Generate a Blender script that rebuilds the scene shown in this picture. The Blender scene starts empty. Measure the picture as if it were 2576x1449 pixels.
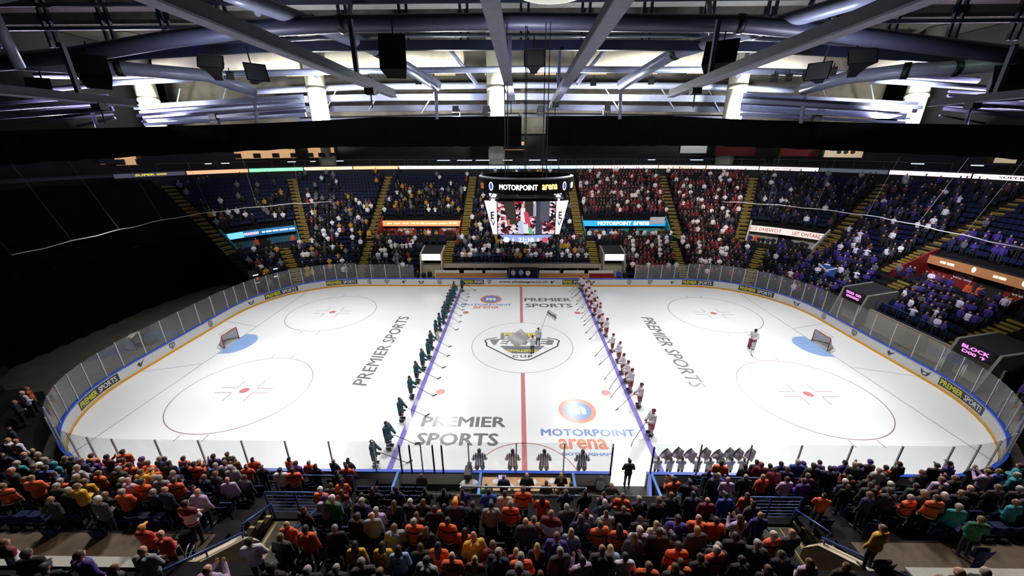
import bpy, bmesh, math, random
from math import sin, cos, pi, radians, atan2, hypot, sqrt
from mathutils import Vector, Matrix
import numpy as np
random.seed(11)
SC = bpy.context.scene
COL = SC.collection
PI = pi

# ---------------------------------------------------------------- materials
def lin(h):
    h = h.lstrip('#')
    out = []
    for i in (0, 2, 4):
        c = int(h[i:i + 2], 16) / 255
        out.append(c / 12.92 if c <= .04045 else ((c + .055) / 1.055) ** 2.4)
    return (*out, 1)

MAT = {}
def mat(name, col='#808080', rough=.6, metal=0, emit=None, es=0, var=.12, scale=6, objcol=False, spec=.5, coat=0, attr=None):
    if name in MAT:
        return MAT[name]
    m = bpy.data.materials.new(name)
    m.use_nodes = True
    nt = m.node_tree
    b = nt.nodes['Principled BSDF']
    b.inputs['Roughness'].default_value = rough
    b.inputs['Metallic'].default_value = metal
    b.inputs['Specular IOR Level'].default_value = spec
    b.inputs['Coat Weight'].default_value = coat
    base = None
    if objcol:
        oi = nt.nodes.new('ShaderNodeObjectInfo'); base = oi.outputs['Color']
    elif attr:
        at = nt.nodes.new('ShaderNodeAttribute'); at.attribute_name = attr; base = at.outputs['Color']
    if var > 0:
        tc = nt.nodes.new('ShaderNodeTexCoord')
        no = nt.nodes.new('ShaderNodeTexNoise'); no.inputs['Scale'].default_value = scale; no.inputs['Detail'].default_value = 3
        nt.links.new(tc.outputs['Object'], no.inputs['Vector'])
        mr = nt.nodes.new('ShaderNodeMapRange')
        mr.inputs['From Min'].default_value = .3; mr.inputs['From Max'].default_value = .7
        mr.inputs['To Min'].default_value = 1 - var; mr.inputs['To Max'].default_value = 1 + var
        nt.links.new(no.outputs['Fac'], mr.inputs['Value'])
        mx = nt.nodes.new('ShaderNodeVectorMath'); mx.operation = 'SCALE'
        if base is None:
            mx.inputs[0].default_value = lin(col)[:3]
        else:
            nt.links.new(base, mx.inputs[0])
        nt.links.new(mr.outputs['Result'], mx.inputs['Scale'])
        nt.links.new(mx.outputs['Vector'], b.inputs['Base Color'])
    elif base is not None:
        nt.links.new(base, b.inputs['Base Color'])
    else:
        b.inputs['Base Color'].default_value = lin(col)
    if emit:
        b.inputs['Emission Color'].default_value = lin(emit)
        b.inputs['Emission Strength'].default_value = es
    MAT[name] = m
    return m

def banded(name, bands, rough=.75, axis='Z', objcol=True, stripes=None):
    """cloth whose colour changes at fixed heights of the garment (object space); bands = [(z, '#hex' or None for the object's own colour)] from below up"""
    if name in MAT:
        return MAT[name]
    m = bpy.data.materials.new(name); m.use_nodes = True
    nt = m.node_tree; b = nt.nodes['Principled BSDF']; b.inputs['Roughness'].default_value = rough
    tc = nt.nodes.new('ShaderNodeTexCoord'); sp = nt.nodes.new('ShaderNodeSeparateXYZ')
    nt.links.new(tc.outputs['Object'], sp.inputs[0])
    oi = nt.nodes.new('ShaderNodeObjectInfo')
    cur = None
    for z, c in bands:
        mx = nt.nodes.new('ShaderNodeMix'); mx.data_type = 'RGBA'
        if c is None:
            nt.links.new(oi.outputs['Color'], mx.inputs['B'])
        else:
            mx.inputs['B'].default_value = lin(c)
        if cur is None:
            mx.inputs['Factor'].default_value = 1
        else:
            gt = nt.nodes.new('ShaderNodeMath'); gt.operation = 'GREATER_THAN'
            nt.links.new(sp.outputs[axis], gt.inputs[0]); gt.inputs[1].default_value = z
            nt.links.new(gt.outputs[0], mx.inputs['Factor'])
            nt.links.new(cur, mx.inputs['A'])
        cur = mx.outputs['Result']
    if stripes:
        w, c = stripes
        wv = nt.nodes.new('ShaderNodeMath'); wv.operation = 'PINGPONG'; wv.inputs[1].default_value = w
        nt.links.new(sp.outputs['X'], wv.inputs[0])
        gt = nt.nodes.new('ShaderNodeMath'); gt.operation = 'GREATER_THAN'; gt.inputs[1].default_value = w / 2
        nt.links.new(wv.outputs[0], gt.inputs[0])
        mx = nt.nodes.new('ShaderNodeMix'); mx.data_type = 'RGBA'
        nt.links.new(gt.outputs[0], mx.inputs['Factor']); nt.links.new(cur, mx.inputs['A']); mx.inputs['B'].default_value = lin(c)
        cur = mx.outputs['Result']
    nt.links.new(cur, b.inputs['Base Color'])
    MAT[name] = m
    return m

def glass_mat():
    m = bpy.data.materials.new('rink_glass'); m.use_nodes = True
    nt = m.node_tree
    for n in list(nt.nodes):
        if n.type != 'OUTPUT_MATERIAL': nt.nodes.remove(n)
    out = nt.nodes['Material Output']
    tr = nt.nodes.new('ShaderNodeBsdfTransparent'); tr.inputs['Color'].default_value = (.93, .95, .95, 1)
    gl = nt.nodes.new('ShaderNodeBsdfGlossy'); gl.inputs['Roughness'].default_value = .06
    df = nt.nodes.new('ShaderNodeBsdfDiffuse'); df.inputs['Color'].default_value = (.8, .82, .85, 1)
    fr = nt.nodes.new('ShaderNodeLayerWeight'); fr.inputs['Blend'].default_value = .5
    pw = nt.nodes.new('ShaderNodeMath'); pw.operation = 'POWER'; pw.inputs[1].default_value = 4
    mu = nt.nodes.new('ShaderNodeMath'); mu.operation = 'MULTIPLY_ADD'; mu.inputs[1].default_value = .8; mu.inputs[2].default_value = .11; mu.use_clamp = True
    m1 = nt.nodes.new('ShaderNodeMixShader'); m2 = nt.nodes.new('ShaderNodeMixShader')
    no = nt.nodes.new('ShaderNodeTexNoise'); no.inputs['Scale'].default_value = 2.5
    mr = nt.nodes.new('ShaderNodeMapRange'); mr.inputs['To Min'].default_value = .04; mr.inputs['To Max'].default_value = .10
    nt.links.new(no.outputs['Fac'], mr.inputs['Value'])
    nt.links.new(mr.outputs['Result'], m1.inputs['Fac'])
    nt.links.new(tr.outputs[0], m1.inputs[1]); nt.links.new(df.outputs[0], m1.inputs[2])
    nt.links.new(fr.outputs['Facing'], pw.inputs[0]); nt.links.new(pw.outputs[0], mu.inputs[0]); nt.links.new(mu.outputs[0], m2.inputs['Fac'])
    nt.links.new(m1.outputs[0], m2.inputs[1]); nt.links.new(gl.outputs[0], m2.inputs[2])
    nt.links.new(m2.outputs[0], out.inputs['Surface'])
    MAT['rink_glass'] = m
    return m

# ---------------------------------------------------------------- mesh builder
class B:
    def __init__(s):
        s.v, s.f, s.m, s.s = [], [], [], []
    def face(s, idx, m=0, sm=False):
        s.f.append(idx); s.m.append(m); s.s.append(sm)
    def add(s, vs, fs, m=0, sm=False):
        o = len(s.v); s.v.extend(tuple(p) for p in vs)
        for f in fs: s.face([o + i for i in f], m, sm)
        return s
    def box(s, c, d, rz=0, m=0, rx=0):
        x, y, z = d[0] / 2, d[1] / 2, d[2] / 2
        M = Matrix.Translation(c) @ Matrix.Rotation(rz, 4, 'Z') @ Matrix.Rotation(rx, 4, 'X')
        vs = [M @ Vector(p) for p in ((-x,-y,-z),(x,-y,-z),(x,y,-z),(-x,y,-z),(-x,-y,z),(x,-y,z),(x,y,z),(-x,y,z))]
        return s.add(vs, [(0,3,2,1),(4,5,6,7),(0,1,5,4),(1,2,6,5),(2,3,7,6),(3,0,4,7)], m)
    def quad(s, a, b, c, d, m=0):
        return s.add([a, b, c, d], [(0, 1, 2, 3)], m)
    def ring(s, c, u, w, r, n, r2=None):
        r2 = r if r2 is None else r2
        return [Vector(c) + u * (r * cos(2*PI*i/n)) + w * (r2 * sin(2*PI*i/n)) for i in range(n)]
    def tube(s, pts, r, n=8, m=0, cap=True, closed=False):
        pts = [Vector(p) for p in pts]
        rs = r if isinstance(r, (list, tuple)) else [r] * len(pts)
        o = len(s.v); N = len(pts)
        up = None
        for i, p in enumerate(pts):
            a = pts[i-1] if (i > 0 or closed) else p
            c = pts[(i+1) % N] if (i < N-1 or closed) else p
            t = (c - a).normalized()
            if up is None:
                up = Vector((0,0,1)) if abs(t.z) < .9 else Vector((1,0,0))
            u = t.cross(up)
            if u.length < 1e-4: u = t.cross(Vector((1,.3,0)))
            u.normalize(); w = u.cross(t); up = w
            s.v.extend(tuple(q) for q in s.ring(p, u, w, rs[i], n))
        for i in range(N - 1 if not closed else N):
            a, b2 = o + i*n, o + ((i+1) % N)*n
            for k in range(n):
                s.face([a+k, a+(k+1)%n, b2+(k+1)%n, b2+k], m, n > 5)
        if cap and not closed:
            s.face([o+k for k in range(n)][::-1], m); s.face([o+(N-1)*n+k for k in range(n)], m)
        return s
    def bar(s, a, b, w, h, m=0):
        """rectangular bar from a to b, width w (horizontal), height h"""
        a, b = Vector(a), Vector(b); t = (b - a).normalized()
        u = t.cross(Vector((0,0,1)))
        if u.length < 1e-3: u = Vector((1,0,0))
        u.normalize(); v = u.cross(t)
        q = [p + u*sx*w/2 + v*sz*h/2 for p in (a, b) for sx, sz in ((-1,-1),(1,-1),(1,1),(-1,1))]
        return s.add(q, [(0,1,2,3),(7,6,5,4),(0,4,5,1),(1,5,6,2),(2,6,7,3),(3,7,4,0)], m)
    def cyl(s, c, r, h, n=16, m=0):
        return s.tube([c, (c[0], c[1], c[2]+h)], r, n, m)
    def ell(s, c, r, nu=12, nv=8, m=0):
        o = len(s.v)
        s.v.append((c[0], c[1], c[2]-r[2]))
        for j in range(1, nv):
            a = -PI/2 + PI*j/nv
            for i in range(nu):
                t = 2*PI*i/nu
                s.v.append((c[0]+r[0]*cos(a)*cos(t), c[1]+r[1]*cos(a)*sin(t), c[2]+r[2]*sin(a)))
        s.v.append((c[0], c[1], c[2]+r[2])); top = len(s.v)-1
        for i in range(nu):
            s.face([o, o+1+(i+1)%nu, o+1+i], m, True)
            s.face([top, top-nu+i, top-nu+(i+1)%nu], m, True)
            for j in range(nv-2):
                a = o+1+j*nu
                s.face([a+i, a+(i+1)%nu, a+nu+(i+1)%nu, a+nu+i], m, True)
        return s
    def cap(s, p0, r0, p1, r1, n=10, m=0):
        """tapered capsule, closed"""
        p0, p1 = Vector(p0), Vector(p1); t = (p1-p0).normalized()
        pts, rs = [], []
        for k in range(4):
            a = -PI/2 + (k+.35)/4*PI/2; pts.append(p0 + t*r0*sin(a)); rs.append(r0*cos(a))
        for k in range(4):
            a = (k+.65-.0)/4*PI/2 - .0; pts.append(p1 + t*r1*sin(a)); rs.append(max(r1*cos(a), r1*.1))
        return s.tube(pts, rs, n, m)
    def prism(s, pts, z0, z1, m=0):
        n = len(pts)
        vs = [(x, y, z0) for x, y in pts] + [(x, y, z1) for x, y in pts]
        fs = [tuple(range(n))[::-1], tuple(range(n, 2*n))] + [(i, (i+1)%n, n+(i+1)%n, n+i) for i in range(n)]
        return s.add(vs, fs, m)
    def mesh(s, name, mats):
        me = bpy.data.meshes.new(name)
        me.from_pydata([tuple(p) for p in s.v], [], s.f)
        me.polygons.foreach_set('material_index', s.m)
        me.polygons.foreach_set('use_smooth', s.s)
        for k in (mats if isinstance(mats, (list, tuple)) else [mats]): me.materials.append(k)
        me.update()
        return me
    def build(s, name, mats, parent=None, **kw):
        return link(name, s.mesh(name, mats), parent, **kw)

def link(name, me, parent=None, loc=None, rz=None, label=None, cat=None, group=None, kind=None, color=None, scale=None):
    o = bpy.data.objects.new(name, me); COL.objects.link(o)
    if parent is not None: o.parent = parent
    if loc is not None: o.location = loc
    if rz is not None: o.rotation_euler = (0, 0, rz)
    if scale is not None: o.scale = scale
    if color is not None: o.color = color
    tag(o, label, cat, group, kind)
    return o
def tag(o, label=None, cat=None, group=None, kind=None):
    if label: o['label'] = label
    if label and not 4 <= len(label.split()) <= 16: print('LABEL', len(label.split()), label)
    if cat: o['category'] = cat
    if group: o['group'] = group
    if kind: o['kind'] = kind
    return o
def thing(name, label, cat, loc=(0,0,0), rz=0, group=None, kind=None, scale=None):
    return link(name, None, None, loc, rz, label, cat, group, kind, None, scale)

ORD = ['zeroth','first','second','third','fourth','fifth','sixth','seventh','eighth','ninth','tenth','eleventh','twelfth','thirteenth','fourteenth','fifteenth','sixteenth','seventeenth','eighteenth','nineteenth']
TENS = {2:'twent',3:'thirt',4:'fort',5:'fift',6:'sixt',7:'sevent',8:'eight',9:'ninet'}
def ordw(n):
    if n < 20: return ORD[n]
    t, u = divmod(n, 10)
    return TENS[t] + 'ieth' if u == 0 else TENS[t] + 'y-' + ORD[u]

# ---------------------------------------------------------------- lettering
_tc = {}
def text_geo(txt, size=1.0, bold=.0, shear=0, space=1.0):
    """flat lettering as (verts, faces) centred on x, baseline-centred on y"""
    key = (txt, size, bold, shear, space)
    if key in _tc: return _tc[key]
    cu = bpy.data.curves.new('lettering', 'FONT'); cu.body = txt; cu.size = size
    cu.shear = shear; cu.space_character = space; cu.resolution_u = 2
    cu.align_x = 'CENTER'; cu.align_y = 'CENTER'; cu.fill_mode = 'FRONT'
    o = bpy.data.objects.new('lettering', cu); COL.objects.link(o)
    dg = bpy.context.evaluated_depsgraph_get()
    me = bpy.data.meshes.new_from_object(o.evaluated_get(dg))
    vs = [tuple(v.co) for v in me.vertices]; fs = [tuple(p.vertices) for p in me.polygons]
    if vs:
        x0, x1 = min(v[0] for v in vs), max(v[0] for v in vs); y0, y1 = min(v[1] for v in vs), max(v[1] for v in vs)
        vs = [(v[0]-(x0+x1)/2, v[1]-(y0+y1)/2, 0) for v in vs]
    bpy.data.objects.remove(o); bpy.data.curves.remove(cu); bpy.data.meshes.remove(me)
    if bold:                            # heavier strokes: the same letters set again a hair to each side
        zi = 0; v0, f0 = list(vs), list(fs)
        for dx, dy in ((bold, 0), (-bold, 0), (0, bold*.7), (0, -bold*.7)):
            k = len(vs); zi += .001; vs = vs + [(v[0]+dx, v[1]+dy, zi) for v in v0]; fs = fs + [tuple(i+k for i in f) for f in f0]
    _tc[key] = (vs, fs)
    return vs, fs
def text_fit(txt, w, h, **k):
    """lettering scaled to w x h; w or h may be None to keep the letters' shape"""
    vs, fs = text_geo(txt, **k)
    W = max(v[0] for v in vs)*2 or 1; H = max(v[1] for v in vs)*2 or 1
    sx = w/W if w else h/H; sy = h/H if h else sx
    return [(v[0]*sx, v[1]*sy, v[2]) for v in vs], fs
def put(b, geo, f, m=0, flip=False):
    vs, fs = geo
    def g(x, y, z):
        p = Vector(f(x, y))
        if z:                          # thickened strokes lie a hair apart, never in one plane
            n = (Vector(f(x+.01, y))-p).cross(Vector(f(x, y+.01))-p)
            if n.length > 1e-9: p = p + n.normalized()*z
        return tuple(p)
    b.add([g(x, y, z) for x, y, z in vs], [tuple(reversed(q)) for q in fs] if flip else fs, m)
    return b

# ---------------------------------------------------------------- arena geometry
RL, RW, RR = 30.2, 15.0, 9.5            # rink half length, half width, corner radius
def rink_pt(s, off=0):
    """point on the boards' line; s = arc length from the middle of the far side, clockwise seen from above (+x first)"""
    a, b2, q = RL-RR, RW-RR, RR*PI/2
    per = 4*(a+b2+q); s %= per
    segs = [('F', a), ('c', q, a, b2, PI/2), ('E', 2*b2), ('c', q, a, -b2, 0), ('N', 2*a), ('c', q, -a, -b2, -PI/2), ('W', 2*b2), ('c', q, -a, b2, PI), ('F2', a)]
    for g in segs:
        if s <= g[1] or g[0] == 'F2':
            k = g[0]
            if k == 'F': p, n = (s, RW), (0, 1)
            elif k == 'F2': p, n = (-a+s, RW), (0, 1)
            elif k == 'E': p, n = (RL, b2-s), (1, 0)
            elif k == 'N': p, n = (a-s, -RW), (0, -1)
            elif k == 'W': p, n = (-RL, -b2+s), (-1, 0)
            else:
                t = g[4] - s/RR; n = (cos(t), sin(t)); p = (g[2]+RR*n[0], g[3]+RR*n[1])
            return Vector((p[0]+n[0]*off, p[1]+n[1]*off, 0)), Vector((n[0], n[1], 0))
        s -= g[1]
RPER = 4*(RL-RR+RW-RR+RR*PI/2)

BA, BW, BR = 33.5, 18.8, 13.0           # far bowl, row 0
SC1 = BA-BR; SC2 = SC1 + BR*PI/2; BC = BW-BR
FZ0, FS, TR = 1.8, .53, .8
def bowl_pt(s, d=0.0, z=0.0):
    g = 1 if s >= 0 else -1; s = abs(s)
    if s <= SC1: x, y, nx, ny = s, BW, 0, 1
    elif s <= SC2:
        t = PI/2 - (s-SC1)/BR; nx, ny = cos(t), sin(t); x, y = SC1+BR*nx, BC+BR*ny
    else: x, y, nx, ny = BA, BC-(s-SC2), 1, 0
    return Vector((g*(x+nx*d), y+ny*d, z))
def bowl_n(s):
    g = 1 if s >= 0 else -1; s = abs(s)
    if s <= SC1: return Vector((0, 1, 0))
    if s <= SC2:
        t = PI/2 - (s-SC1)/BR; return Vector((g*cos(t), sin(t), 0))
    return Vector((g, 0, 0))
def far_z(d): return FZ0 + FS*TR*math.floor(d/TR + 1e-6)

NA, NW, NR = 31.8, 16.2, 11.0           # near stand, row 0
NZ0, NS = 1.3, .46
def near_d(x, y):
    qx = abs(x)-(NA-NR); qy = abs(y)-(NW-NR)
    return hypot(max(qx, 0), max(qy, 0)) + min(max(qx, qy), 0) - NR
def near_k(d): return int(round(max(d, 0)/.8))
# ---------------------------------------------------------------- materials used widely
G = glass_mat()
def ice_mat():
    m = mat('ice', '#eef0f2', .22, var=0, spec=.5)
    nt = m.node_tree; b = nt.nodes['Principled BSDF']
    no = nt.nodes.new('ShaderNodeTexNoise'); no.inputs['Scale'].default_value = .35; no.inputs['Detail'].default_value = 6
    tc = nt.nodes.new('ShaderNodeTexCoord'); nt.links.new(tc.outputs['Object'], no.inputs['Vector'])
    cr = nt.nodes.new('ShaderNodeMapRange'); cr.inputs['To Min'].default_value = .13; cr.inputs['To Max'].default_value = .26
    nt.links.new(no.outputs['Fac'], cr.inputs['Value']); nt.links.new(cr.outputs['Result'], b.inputs['Roughness'])
    return m
ICE = ice_mat()
def paint(n, c): return mat('ice_paint_'+n, c, .22, var=.06, scale=3)
M_RED = paint('red', '#c87c7e'); M_THINRED = paint('thin_red', '#96707a'); M_BLUE = paint('blue', '#8478cc'); M_THIN = paint('thin_grey', '#9a9298')
M_CREASE = paint('crease', '#8fb0e2'); M_GREY = paint('grey', '#6c6f73'); M_DARK = paint('dark', '#45484c'); M_LOGOBLUE = paint('logo_blue', '#7090cc')
M_ORANGE = paint('orange', '#e28a6c'); M_WHITE = paint('white', '#f2f2f2'); M_YEL = paint('yellow', '#e8e04a'); M_LOGOGREY = paint('logo_grey', '#808488')

def floor_build():
    b = B(); b.box((0, 8, -.16), (150, 110, .2))
    b.build('floor', mat('concrete_floor', '#4a463f', .7, var=.2, scale=.8), label='dark concrete arena floor around the ice', kind='structure')
    b = B(); n = 160
    pts = [rink_pt(RPER*i/n, -.02)[0] for i in range(n)]
    b.prism([(p.x, p.y) for p in pts][::-1], -.05, .0)
    b.f[0], b.f[1] = b.f[0], b.f[1]
    ice = b.build('floor_ice', ICE, label='white ice sheet inside the boards', kind='structure')
    zz = .004
    def flat(name, m, geo, f, label=None):
        q = B(); put(q, geo, f); return q.build(name, m, ice, label=label)
    def rect(name, m, x0, x1, y0, y1, z=zz, label=None):
        q = B(); q.quad((x0,y0,z),(x1,y0,z),(x1,y1,z),(x0,y1,z)); return q.build(name, m, ice, label=label)
    def arc(name, m, cx, cy, r, w, a0=0, a1=2*PI, z=zz, n=72):
        q = B()
        for i in range(n):
            t0, t1 = a0+(a1-a0)*i/n, a0+(a1-a0)*(i+1)/n
            q.quad((cx+r*cos(t0), cy+r*sin(t0), z), (cx+(r+w)*cos(t0), cy+(r+w)*sin(t0), z), (cx+(r+w)*cos(t1), cy+(r+w)*sin(t1), z), (cx+r*cos(t1), cy+r*sin(t1), z))
        return q.build(name, m, ice)
    def disc(name, m, cx, cy, r, z=zz):
        q = B(); q.add([(cx+r*cos(2*PI*i/28), cy+r*sin(2*PI*i/28), z) for i in range(28)], [tuple(range(28))]); return q.build(name, m, ice)
    rect('center_line', M_RED, -.15, .15, 4.5, 14.95); rect('center_line', M_RED, -.15, .15, -14.95, -4.5)
    for sx in (-1, 1):
        rect('blue_line', M_BLUE, sx*7.43-.16, sx*7.43+.16, -14.95, 14.95)
        yl = 14.2
        rect('goal_line', M_THIN, sx*26.2-.03, sx*26.2+.03, -13.75, 13.75)
        for sy in (-1, 1):
            arc('faceoff_circle', M_THINRED, sx*20.3, sy*6.95, 4.45, .055)
            disc('faceoff_spot', M_RED, sx*20.3, sy*6.95, .32)
            disc('faceoff_spot', M_RED, sx*5.95, sy*6.95, .33)
            q = B()
            for ax in (-1, 1):
                for ay in (-1, 1):
                    x0, y0 = sx*20.3+ax*.75, sy*6.95+ay*.3
                    q.box((x0+ax*.6, y0, zz), (1.2, .05, .001)); q.box((x0, y0+ay*.45, zz), (.05, .9, .001))
            q.build('faceoff_mark', M_THINRED, ice)
            for ax in (-1, 1):
                for ay in (-1, 1):
                    q = B(); q.box((sx*20.3+ax*.85, sy*6.95+ay*4.8, zz), (.05, .6, .001)); q.build('hash_mark', M_THINRED, ice)
            q = B(); q.bar((sx*26.2, sy*3.4, zz), (sx*30.1, sy*4.6, zz), .05, .001); q.build('goal_line_branch', M_THIN, ice)
        q = B()
        pts = [(sx*26.17, -1.83), (sx*26.17, 1.83)]
        for i in range(13):
            t = radians(62 - 124*i/12); r = 1.95
            pts.append((sx*(26.17 - min(r*cos(t)+.0, 1.9)) , r*sin(t)))
        q.add([(x, y, zz) for x, y in pts], [tuple(range(len(pts)))[::sx]]); q.build('goal_crease', M_CREASE, ice)
    arc('center_circle', M_THIN, 0, 0, 4.45, .05)
    arc('referee_crease', M_RED, 0, -14.95, 3.0, .06, 0.12, PI-.12)
    # lettering in the ice
    def at(cx, cy, rot=0):
        c, s = cos(rot), sin(rot)
        return lambda x, y: (cx + x*c - y*s, cy + x*s + y*c, zz+.002)
    for (cx, cy, w, h, t, m) in ((-3.85, -10.1, 5.4, .95, 'PREMIER', M_GREY), (-4.05, -11.65, 5.0, 1.05, 'SPORTS', M_GREY),
                                 (3.05, 10.6, 5.4, 1.0, 'PREMIER', M_GREY), (3.05, 8.9, 5.2, 1.05, 'SPORTS', M_GREY),
                                 (3.95, -11.0, 5.8, .62, 'MOTORPOINT', M_LOGOBLUE), (3.5, -11.95, 2.9, .85, 'arena', M_ORANGE), (3.6, -12.75, 2.9, .22, 'NOTTINGHAM', M_LOGOBLUE),
                                 (-3.9, 9.05, 5.7, .5, 'MOTORPOINT', M_LOGOBLUE), (-3.9, 8.35, 2.8, .6, 'arena', M_ORANGE)):
        flat('ice_lettering', m, text_fit(t, w, h, bold=.03), at(cx, cy))
    flat('ice_lettering', M_GREY, text_fit('PREMIER SPORTS', 12.2, 1.15, bold=.015, shear=.15), at(-12.2, -.2, PI/2))
    flat('ice_lettering', M_GREY, text_fit('PREMIER SPORTS', 12.2, 1.15, bold=.015, shear=.15), at(12.9, -.2, -PI/2))
    for cx, cy, sc in ((3.6, -8.9, 1), (-3.5, 10.7, 1)):
        q = B()
        for r0, r1, m in ((0, .95, 0), (.95, 1.25, 1)):
            n = 40
            for i in range(n):
                t0, t1 = 2*PI*i/n, 2*PI*(i+1)/n
                f = lambda r, t: (cx+r*cos(t), cy+r*sin(t), zz)
                q.quad(f(max(r0, .001), t0), f(r1, t0), f(r1, t1), f(max(r0, .001), t1), m)
        put(q, text_fit('m', 1.15, .8, bold=.06), lambda x, y: (cx+x, cy+y, zz+.003), 2)
        q.build('ice_logo', [M_LOGOBLUE, M_ORANGE, M_WHITE], ice)
    # shield in the middle of the ice
    q = B()
    def poly(pts, m, z): q.add([(x, y, z) for x, y in pts], [tuple(range(len(pts)))], m)
    def stroke(pts, w, m, z):
        for a, c in zip(pts, pts[1:]): q.bar((*a, z), (*c, z), w, .001, m)
    out = [(-2.3, 1.35), (-3.1, 1.05), (-3.4, .75), (-3.15, .1), (-3.2, -.15), (-2.5, -.8), (-1.3, -1.9), (-.6, -2.5), (0, -2.65), (.6, -2.5), (1.3, -1.9), (2.5, -.8), (3.2, -.15), (3.15, .1), (3.4, .75), (3.1, 1.05), (2.3, 1.35)]
    poly(out, 2, zz+.001); stroke(out, .14, 1, zz+.003)
    poly([(-2.0, -.2), (-1.4, -1.05), (-.8, -1.5), (.8, -1.5), (1.4, -1.05), (2.0, -.2)], 0, zz+.003)
    poly([(-2.0, .9), (1.7, .9), (1.9, 2.3), (-2.0, 2.3)], 0, zz+.003)
    poly([(-3.0, .95), (-2.0, 1.1), (2.3, 1.1), (2.95, .85), (2.7, .0), (-2.6, -.05)], 0, zz+.002)
    for t, w, h, cx, cy, m in (('PREMIER', 3.2, .55, -.1, 1.95, 3), ('SPORTS', 3.1, .55, -.1, 1.3, 2), ('ELITE', 4.7, .95, 0, .42, 2), ('CHALLENGE', 2.7, .42, 0, -1.05, 3), ('CUP', 1.7, .4, 0, -2.0, 1)):
        put(q, text_fit(t, w, h, bold=.035, shear=.2 if t == 'ELITE' else 0, space=1.3 if t == 'CUP' else 1), lambda x, y: (cx+x, cy+y, zz+.005), m)
    q.build('center_logo', [M_LOGOGREY, M_DARK, M_WHITE, M_YEL], ice)
floor_build()

# ---------------------------------------------------------------- boards and glass
M_BOARD = mat('board_white', '#e8e8ea', .3, var=.04); M_CAP = mat('cap_rail_blue', '#2750c8', .35, var=.05); M_KICK = mat('kickplate_yellow', '#e8a92c', .35, var=.06)
M_BLACKAD = mat('ad_black', '#26222e', .4, var=.05); M_ADY = mat('ad_yellow', '#e6e23c', .4, var=.03); M_ADW = mat('ad_white', '#f0f0f0', .4, var=.03)
M_INK = mat('emblem_ink', '#33343a', .4, var=.05); M_BOARDBACK = mat('board_back', '#55565a', .6)
GATE = (4.35, 6.15)                     # open gate in the near boards
def near_s(x):                          # arc length of a point on the near straight
    return (RL-RR) + RR*PI/2 + 2*(RW-RR) + RR*PI/2 + (RL-RR) - x
def strip(bd, s0, s1, z0, z1, o0, o1, step=.6, m=0):
    n = max(1, int((s1-s0)/step))
    ss = [s0+(s1-s0)*i/n for i in range(n+1)]
    P = [(rink_pt(s, o0)[0], rink_pt(s, o1)[0]) for s in ss]
    for (a, a2), (c, c2) in zip(P, P[1:]):
        Z = lambda p, z: (p.x, p.y, z)
        bd.quad(Z(c,z0), Z(a,z0), Z(a,z1), Z(c,z1), m); bd.quad(Z(a2,z0), Z(c2,z0), Z(c2,z1), Z(a2,z1), m); bd.quad(Z(a,z1), Z(a2,z1), Z(c2,z1), Z(c,z1), m)
    for p, p2 in (P[0], P[-1]): bd.quad((p.x,p.y,z0), (p2.x,p2.y,z0), (p2.x,p2.y,z1), (p.x,p.y,z1), m)
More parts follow.
